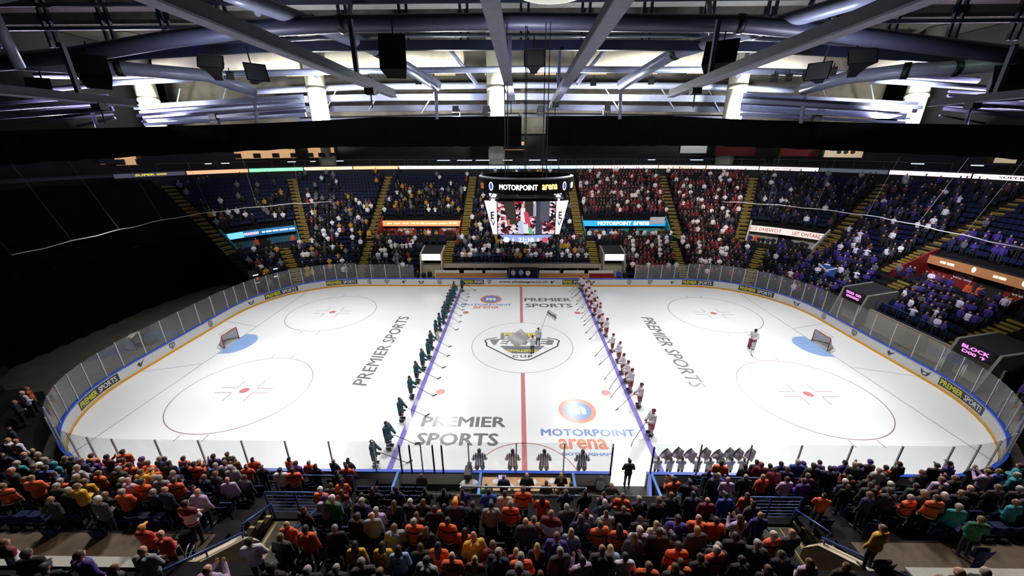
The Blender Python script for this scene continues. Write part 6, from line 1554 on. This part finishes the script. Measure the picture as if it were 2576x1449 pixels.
    for i, (p, q, lb) in enumerate((((-10.1,20.0,23.76), (-10.2,20.0,19.71), 'inner post on the teal side'), ((11.6,20.0,23.35), (11.8,20.0,19.62), 'inner post on the white side'), ((-31.9,20.0,22.62), (-32.3,20.0,19.36), 'outer post on the teal side'), ((33.1,20.0,22.5), (33.5,20.0,19.09), 'outer post on the white side'), ((-52.3,20,20.77), (-52.3,20,18.54), 'short post above the drape'), ((52.7,20,20.7), (53.1,20,18.13), 'short post above the seated end'))):
        tube('drop_post', [p, q], .2, M_TUBE, f'pale hanging post under the roof tubes, {lb}', 'post', 'hanging posts')
    for i, (p, q) in enumerate((((-15.5, 9.5, 25.6), (-16, 12, 29)), ((16.8, 9.5, 25.3), (17, 12, 29)), ((-6, 27, 24.5), (-9, 24, 28)), ((7, 24, 24), (10.5, 26, 28)), ((-21, 5.5, 26.5), (-24, 9, 30)), ((22, 5.5, 26), (25, 9, 30)), ((-25, 22, 24.6), (-29, 26, 28.5)), ((26, 22, 24.4), (29, 26, 28.5)))):
        tube('brace_tube', [p, q], .24, M_TUBE, f'slanting brace tube of the roof frame, {ordw(i+1)} counted in pairs from the middle', 'roof tube', 'brace tubes')
    beam('roof_edge_beam', [(-39.5, 1.0, 26.0), (-27.0, 1.0, 28.0)], .7, .9, M_BEAM, 'broad pale roof beam across the top edge at the draped end', 'beam'); beam('roof_edge_beam', [(41.0, 1.0, 25.6), (29.0, 1.0, 27.8)], .7, .9, M_BEAM, 'broad pale roof beam across the top edge at the seated end', 'beam')
    tube('brace_tube', [(-37.5, 1.4, 25.8), (-39, 3, 22.5)], .35, M_TUBE, 'stubby slanting tube under the broad beam at the draped end', 'roof tube')
    # monorail beams running towards the far stand
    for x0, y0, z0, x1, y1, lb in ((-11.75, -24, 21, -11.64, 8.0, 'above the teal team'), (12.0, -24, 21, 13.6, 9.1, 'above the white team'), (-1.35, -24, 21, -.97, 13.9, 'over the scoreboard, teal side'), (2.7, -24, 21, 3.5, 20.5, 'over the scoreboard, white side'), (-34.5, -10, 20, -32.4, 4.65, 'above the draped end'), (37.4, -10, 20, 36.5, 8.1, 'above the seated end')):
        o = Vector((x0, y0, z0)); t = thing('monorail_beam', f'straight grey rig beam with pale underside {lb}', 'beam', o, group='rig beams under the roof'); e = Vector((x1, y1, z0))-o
        q = B(); q.bar((0, 0, .12), e+Vector((0, 0, .12)), .4, .55); q.build('web', mat('beam_shaded', '#3a3b4c', .5, var=.1), t); q = B(); q.bar((0, 0, -.2), e+Vector((0, 0, -.2)), .62, .09); q.build('flange', M_BEAM, t)  # lit underside and shaded sides put into the flange and web colours
        q = B(); f = e*.82; q.box(tuple(f+Vector((0, 0, -.42))), (.7, .7, .5)); q.tube([tuple(f+Vector((0, 0, -.6))), tuple(f+Vector((0, 0, -1.6)))], .05, 6); q.build('hoist', M_COLLAR, t)
        q = B(); q.bar(tuple(e*.75+Vector((0, 0, .3))), tuple(e*.75+Vector((0, 0, 3.6))), .28, .28); q.build('hanger', M_TUBED, t)
    for i, (x, z) in enumerate(((-64.1, 0), (-34.7, 1), (-4.2, 1), (36.2, 1), (66.2, 0))):
        q = B(); q.tube([(0, 0, 0), (0, 0, 20.8 if z else 34)], 1.5, 24); t = q.build('roof_column', M_COLW, loc=(x, 41.5, 13.25 if z else 0), label=f'thick round cream column under the roof, {ordw(i+1)} counted from the draped end', cat='column', group='cream columns')
        q = B(); q.tube([(0, 0, (12.2 if z else 24)), (0, 0, (12.9 if z else 24.7))], 1.55, 24); q.build('band', mat('column_band', '#8f8c80', .6), t)
    for i, (a, c) in enumerate((((-61,42,29.2), (-37,42,30.4)), ((-32.2,42,30.2), (-9.5,42,30.5)), ((9,42,30.5), (31.6,42,30.1)), ((38.6,42,29.8), (49,42,29.3)), ((55,42,29.5), (63.8,42,28.6)))):
        a, c = Vector(a), Vector(c); d = (c-a).normalized(); o = a; q = B(); L = (c-a).length
        q.tube([Vector((0, 0, 0)), d*.6, d*(L-1.2), d*(L-.3), d*L], [1.2, 2.0, 2.0, 1.6, .8], 22); t = q.build('air_duct', M_DUCT, loc=o, label=f'fat cream air duct behind the white tube, {ordw(i+1)} from the draped end', cat='duct', group='cream air ducts')
        for u in (.2, .8): q = B(); p = d*(L*u); q.tube([tuple(p+Vector((0, 0, 1.9))), (p.x, p.y, 34.1-o.z)], .05, 5); q.build('hanger', M_COLLAR, t)
    # strip of roof panels with dark mullions above the arched tube
    b = B(); b.box((0, 13.4, 28.45), (110, .12, 1.0)); b.build('trim_2', M_PANEL, label='long grey panel strip high above the arched roof tube', kind='structure')
    b = B(); b.box((0, 13.6, 30.0), (110, .12, .5)); b.build('trim_3', M_PANEL, label='second grey panel strip right under the roof deck', kind='structure')
    for i in range(19):
        x = -52+5.8*i; t = thing('roof_mullion', f'dark twin upright in front of the grey panel strip, {ordw(i+1)} from the draped end', 'mullion', (x, 12.9, 25.8), group='dark roof uprights')
        q = B(); q.box((-.35, 0, 2.7), (.22, .3, 5.2)); q.box((.35, 0, 2.7), (.22, .3, 5.2)); q.build('upright', M_NAVY, t)
    for i, z in enumerate((27.4, 29.3)): beam('roof_rail', [(-56, 12.5, z), (56, 12.5, z)], .25, .3, M_TUBED, 'dark horizontal rail below the grey panel strip' if i == 0 else 'dark horizontal rail above the grey panel strip', 'beam')
    # ring light at the top edge
    b = B(); b.tube([(2.15*cos(2*PI*i/40), 2.15*sin(2*PI*i/40), 0) for i in range(40)], .17, 10, closed=True); t = b.build('ring_light', emis('ring_glow', '#dfe2d8', .8), loc=(1.6, -2.6, 25.35), label='white glowing ring hung above the middle of the ice', cat='light')
    for x in (-2.1, 2.1): q = B(); q.tube([(x, 0, .1), (x, 0, 8.7)], .03, 5); q.build('hanger', M_COLLAR, t)
    # strip lights below the arched tube
    fl = emis('strip_glow', '#e8ffd8', 3.2)
    for i, (a, c) in enumerate((((-37.1,7.0,24.30), (-33.5,7.0,24.72)), ((-30.3,7.0,25.01), (-24.7,7.0,25.29)), ((-20.5,7.0,25.40), (-16.1,7.0,25.54)), ((-12.8,7.0,25.60), (-7.0,7.0,25.60)), ((-5.5,7.0,25.62), (-2.3,7.0,25.62)), ((9.0,7.0,25.52), (13.9,7.0,25.44)), ((20.8,7.0,25.20), (28.3,7.0,24.73)), ((30.0,7.0,24.58), (35.0,7.0,24.04)), ((36.4,7.0,23.97), (41.1,7.0,23.52)))):
        o = Vector(a); t = thing('strip_light', f'greenish-white fluorescent strip below the arched tube, {ordw(i+1)} from the draped end', 'light', o, group='fluorescent strips'); e = Vector(c)-o
        q = B(); q.bar((0, 0, 0), e, .22, .1); q.build('diffuser', fl, t); q = B(); q.bar((0, 0, .1), e+Vector((0, 0, .1)), .3, .08); q.build('housing', M_TUBED, t)
        for u in (.15, .85): q = B(); p = e*u; q.tube([tuple(p+Vector((0, -.3, .12))), tuple(p+Vector((0, -.5, .5)))], .03, 5); q.build('hanger', M_COLLAR, t)
    # loudspeakers
    def speaker(x, y, z, w, h, rz, label, horn=False, tilt=.5):
        t = thing('loudspeaker', label, 'loudspeaker', (x, y, z), rz, group='black loudspeakers under the roof'); t.rotation_euler = (tilt, 0, rz)
        if horn:
            q = B(); s0, s1 = w*.16, w*.5; R = lambda s, hh, yy: [(-s, yy, -hh), (s, yy, -hh), (s, yy, hh), (-s, yy, hh)]
            pr = [(s0, s0, w*.45), (s0*1.2, s0*1.2, w*.2), (s1*.6, s1*.55, -w*.2), (s1, s1*.85, -w*.55)]; vs = []
            for s, hh, yy in pr: vs += R(s, hh*h/w, yy)
            fs = [(0, 1, 2, 3)]+[(4*k+i, 4*k+(i+1)%4, 4*k+4+(i+1)%4, 4*k+4+i) for k in range(3) for i in range(4)]
            q.add(vs, fs); q.build('horn', mat('speaker_black', '#060608', .7, var=.1, spec=.15), t)
            q = B(); q.add([(v[0]*.9, v[1]+.03, v[2]*.9) for v in vs[-4:]], [(0, 1, 2, 3)]); q.build('mouth', mat('speaker_mouth', '#030304', .9), t)
        else:
            q = B(); q.prism([(-w*.5, -w*.35), (w*.5, -w*.35), (w*.36, w*.4), (-w*.36, w*.4)], -h/2, h/2); q.build('cabinet', mat('speaker_black', '#060608', .7, var=.1, spec=.15), t)
            q = B(); q.box((0, -w*.36, 0), (w*.92, .02, h*.92)); q.build('grille', mat('speaker_mouth', '#030304', .9), t)
        q = B(); q.box((0, 0, h/2+.12), (w*.7, .2, .2)); q.tube([(0, 0, h/2), (0, -.6*0, h/2+1.6)], .06, 6); q.build('hanger', M_COLLAR, t)
    speaker(-34.3, 4, 22.3, 2.0, 1.9, .75, 'huge black speaker cabinet by the thick tube at the draped end', False, -.5)
    speaker(-26.6, 7, 22.8, 1.9, 1.5, .4, 'black horn speaker next to the huge cabinet', True, -.6); speaker(-23.3, 7, 22.3, 1.7, 1.7, .8, 'black horn speaker with pointed back, nearest the teal side column', True, -.3)
    speaker(-10.1, 4, 23.2, 2.0, 2.6, .15, 'tall black speaker cabinet by the diagonal tube above the teal team', False, -.3); speaker(.9, 6, 22.9, 1.7, 1.7, 0, 'black horn speaker hung in the middle above the scoreboard', True, -.4)
    speaker(15.2, 4, 22.8, 2.3, 2.1, -.5, 'wide black speaker cabinet by the diagonal tube above the white team', False, -.6); speaker(25.2, 7, 22.1, 1.7, 1.7, -.8, 'black horn speaker with pointed back on the white side', True, -.3)
    speaker(28.1, 7, 22.8, 2.0, 1.7, -.4, 'black horn speaker with wide mouth on the white side', True, -.6); speaker(40.5, 6, 21.4, 3.0, 1.7, -.6, 'huge black speaker cabinet at the roof edge of the seated end', False, -.6); speaker(-43.5, 8, 21.5, 1.6, 1.6, .6, 'black horn speaker at the roof edge of the draped end', True, -.4)
    # moving lights on top of the curtain
    for i, (s, d) in enumerate(((-31.5, 11.9), (-5.0, 11.9), (2.9, 11.9), (30.5, 11.9), (-9.5, 11.9), (12.5, 11.9))):
        o = bowl_pt(s, d+.25, 20.8-max(0, abs(s)-21)*.135); t = thing('stage_light', f'black stage light standing on the curtain truss, {ordw(i+1)} listed outwards', 'light fitting', o, group='stage lights on the curtain truss')
        o2 = o
        q = B(); q.box((0, 0, .2), (1.0, .5, .4)); q.build('base', M_COLLAR, t); q = B(); q.box((0, 0, .95), (.9, .7, .8)); q.tube([(-.5, 0, .4), (-.5, 0, 1.0)], .06, 6); q.tube([(.5, 0, .4), (.5, 0, 1.0)], .06, 6); q.build('head', M_COLLAR, t)
    # floor-lamps over the ice: real fittings that show as glints in the ice
    for i, (x, y, z) in enumerate(LAMPS):
        t = thing('flood_light', f'square floodlight above the ice, {ordw(i+1)} counted from the draped end', 'light', (x, y, z), group='floodlights over the ice')
        t.rotation_euler = (Vector(LAMP_AIM[i])-Vector((x, y, z))).to_track_quat('-Z', 'Y').to_euler(); q = B(); q.box((0, 0, .25), (.7, .7, .4)); q.build('housing', M_COLLAR, t); q = B(); q.tube([(0, 0, .4), (0, .4, 1.0)], .05, 5); q.build('hanger', M_COLLAR, t)
# ---------------------------------------------------------------- light and camera
LAMPS = [(-30.92, 15.07, 23.6), (-17.65, 19.15, 23.6), (-11.89, 19.02, 23.6), (8.55, 20.99, 23.6), (15.12, 20.09, 23.6), (28.58, 19.0, 23.6), (29.92, 18.56, 23.6), (30.49, 16.62, 23.6), (31.9, 14.81, 23.6)]
LAMP_AIM = [(-12.99, -11.25, 0.0), (-7.52, -9.57, 0.0), (-5.14, -9.62, 0.0), (3.29, -8.81, 0.0), (6.0, -9.18, 0.0), (11.55, -9.63, 0.0), (12.1, -9.81, 0.0), (12.34, -10.61, 0.0), (12.92, -11.36, 0.0)]
LAMP_W = [420, 50, 70, 50, 70, 120, 120, 230, 320]
roof()
def area(loc, size, power, col=(1, 1, 1), target=None, spread=180, sy=None):
    l = bpy.data.lights.new('light', 'AREA'); l.energy = power; l.color = col; l.spread = radians(spread)
    l.shape = 'RECTANGLE'; l.size = size; l.size_y = sy or size
    o = bpy.data.objects.new('flood_and_fill_light', l); COL.objects.link(o); o.location = loc
    d = Vector(target or (loc[0], loc[1], 0))-Vector(loc); o.rotation_euler = d.to_track_quat('-Z', 'Y').to_euler()
    return o
for x in (-24, -16, -6, 6, 17, 25):
    for y in (-6, 6): area((x, y, 20.3), 2.6, 440 if abs(x) < 18 else 540, (1, .99, .975), None, 88)
for p, q, w in zip(LAMPS, LAMP_AIM, LAMP_W): area(p, .4, w, (1, 1, 1), q, 42)
# stands: dim wash on the far and near crowd from the truss
for x in (-24, -8, 8, 24): area((x*1.1, 6, 19.8), 2, 700, (1, .95, .92), (x*1.25, 30, 5), 70)
for x in (-20, -7, 7, 20): area((x, -7, 19.0), 2, 680, (1, .93, .88), (x, -21, 4), 75)
for x in (-42, -21, 0, 21, 42): area((x, 14.5, 20.6), 3, 1500, (.9, .93, 1), (x, 22, 25.5), 120, 1)  # added fill lamps that brighten the white roof tube and girders; no fittings
area((28, 2, 19.5), 2, 800, (.92, .88, 1), (42, 8, 5), 75)
# lights on the roof steel
for x in (-30, -10, 10, 30): area((x, 31.6, 20.9), 3, 9000, (.86, .92, 1), (x*.98, 26, 30), 150, 1)
for x in (-58, 58): area((x, 21, 17.8), 3, 7000, (.78, .68, 1), (x*.98, 22, 30), 150, 1)
for x in (-42, -14, 14, 42): area((x, 40.5, 19.8), 3, 2600, (.92, .95, 1), (x, 47, 26), 140, 1)
area((-36, 2, 12), 2, 70, (1, .93, .85), (-36, 2, 0), 110)  # added fill lamp without fitting, stands in for spill on the draped-end floor
for x in (-46, 46): area((x, 22, 19.5), 3, 6000, (.8, .72, 1), (x*.98, 20, 30), 150, 1)
for x in (-64, 66): area((x*.93, 35, 20), 1.5, 3500, (1, 1, .9), (x, 41.5, 26), 120)  # fill lamps added to brighten the outer cream columns; no fittings
for x in (-34, -4.1, 35): area((x+2.5, 35.5, 19.0), 1, 3600, (1, 1, .88), (x, 41.5, 25), 130)
for x in (-20, 20): area((x, 38, 24.5), 3, 1500, (1, .98, .9), (x, 42, 30), 150, 1)
for x in (-24, 0, 24): area((x, 2, 19.5), 3, 700, (.8, .82, 1), (x, 10, 28), 140, 1)
W = bpy.data.worlds.new('arena_air'); SC.world = W; W.use_nodes = True
W.node_tree.nodes['Background'].inputs[0].default_value = (.55, .6, .75, 1); W.node_tree.nodes['Background'].inputs[1].default_value = .012

cam = bpy.data.cameras.new('camera'); co = bpy.data.objects.new('camera', cam); COL.objects.link(co)
co.location = (-.4033, -29.7265, 16.5678); co.rotation_euler = (1.2119, .0033, .0151)
cam.sensor_width = 36; cam.lens = 36*947.5/2576; cam.clip_end = 400; cam.clip_start = .2
SC.camera = co
vs = SC.view_settings; vs.view_transform = 'Standard'; vs.look = 'None'; vs.gamma = 1; vs.exposure = 0; vs.use_curve_mapping = False
cy = SC.cycles
cy.max_bounces = 5; cy.diffuse_bounces = 2; cy.glossy_bounces = 3; cy.transmission_bounces = 2; cy.transparent_max_bounces = 12
cy.caustics_reflective = False; cy.caustics_refractive = False; cy.sample_clamp_indirect = 4; cy.use_denoising = True
cy.use_adaptive_sampling = True; cy.adaptive_threshold = .02
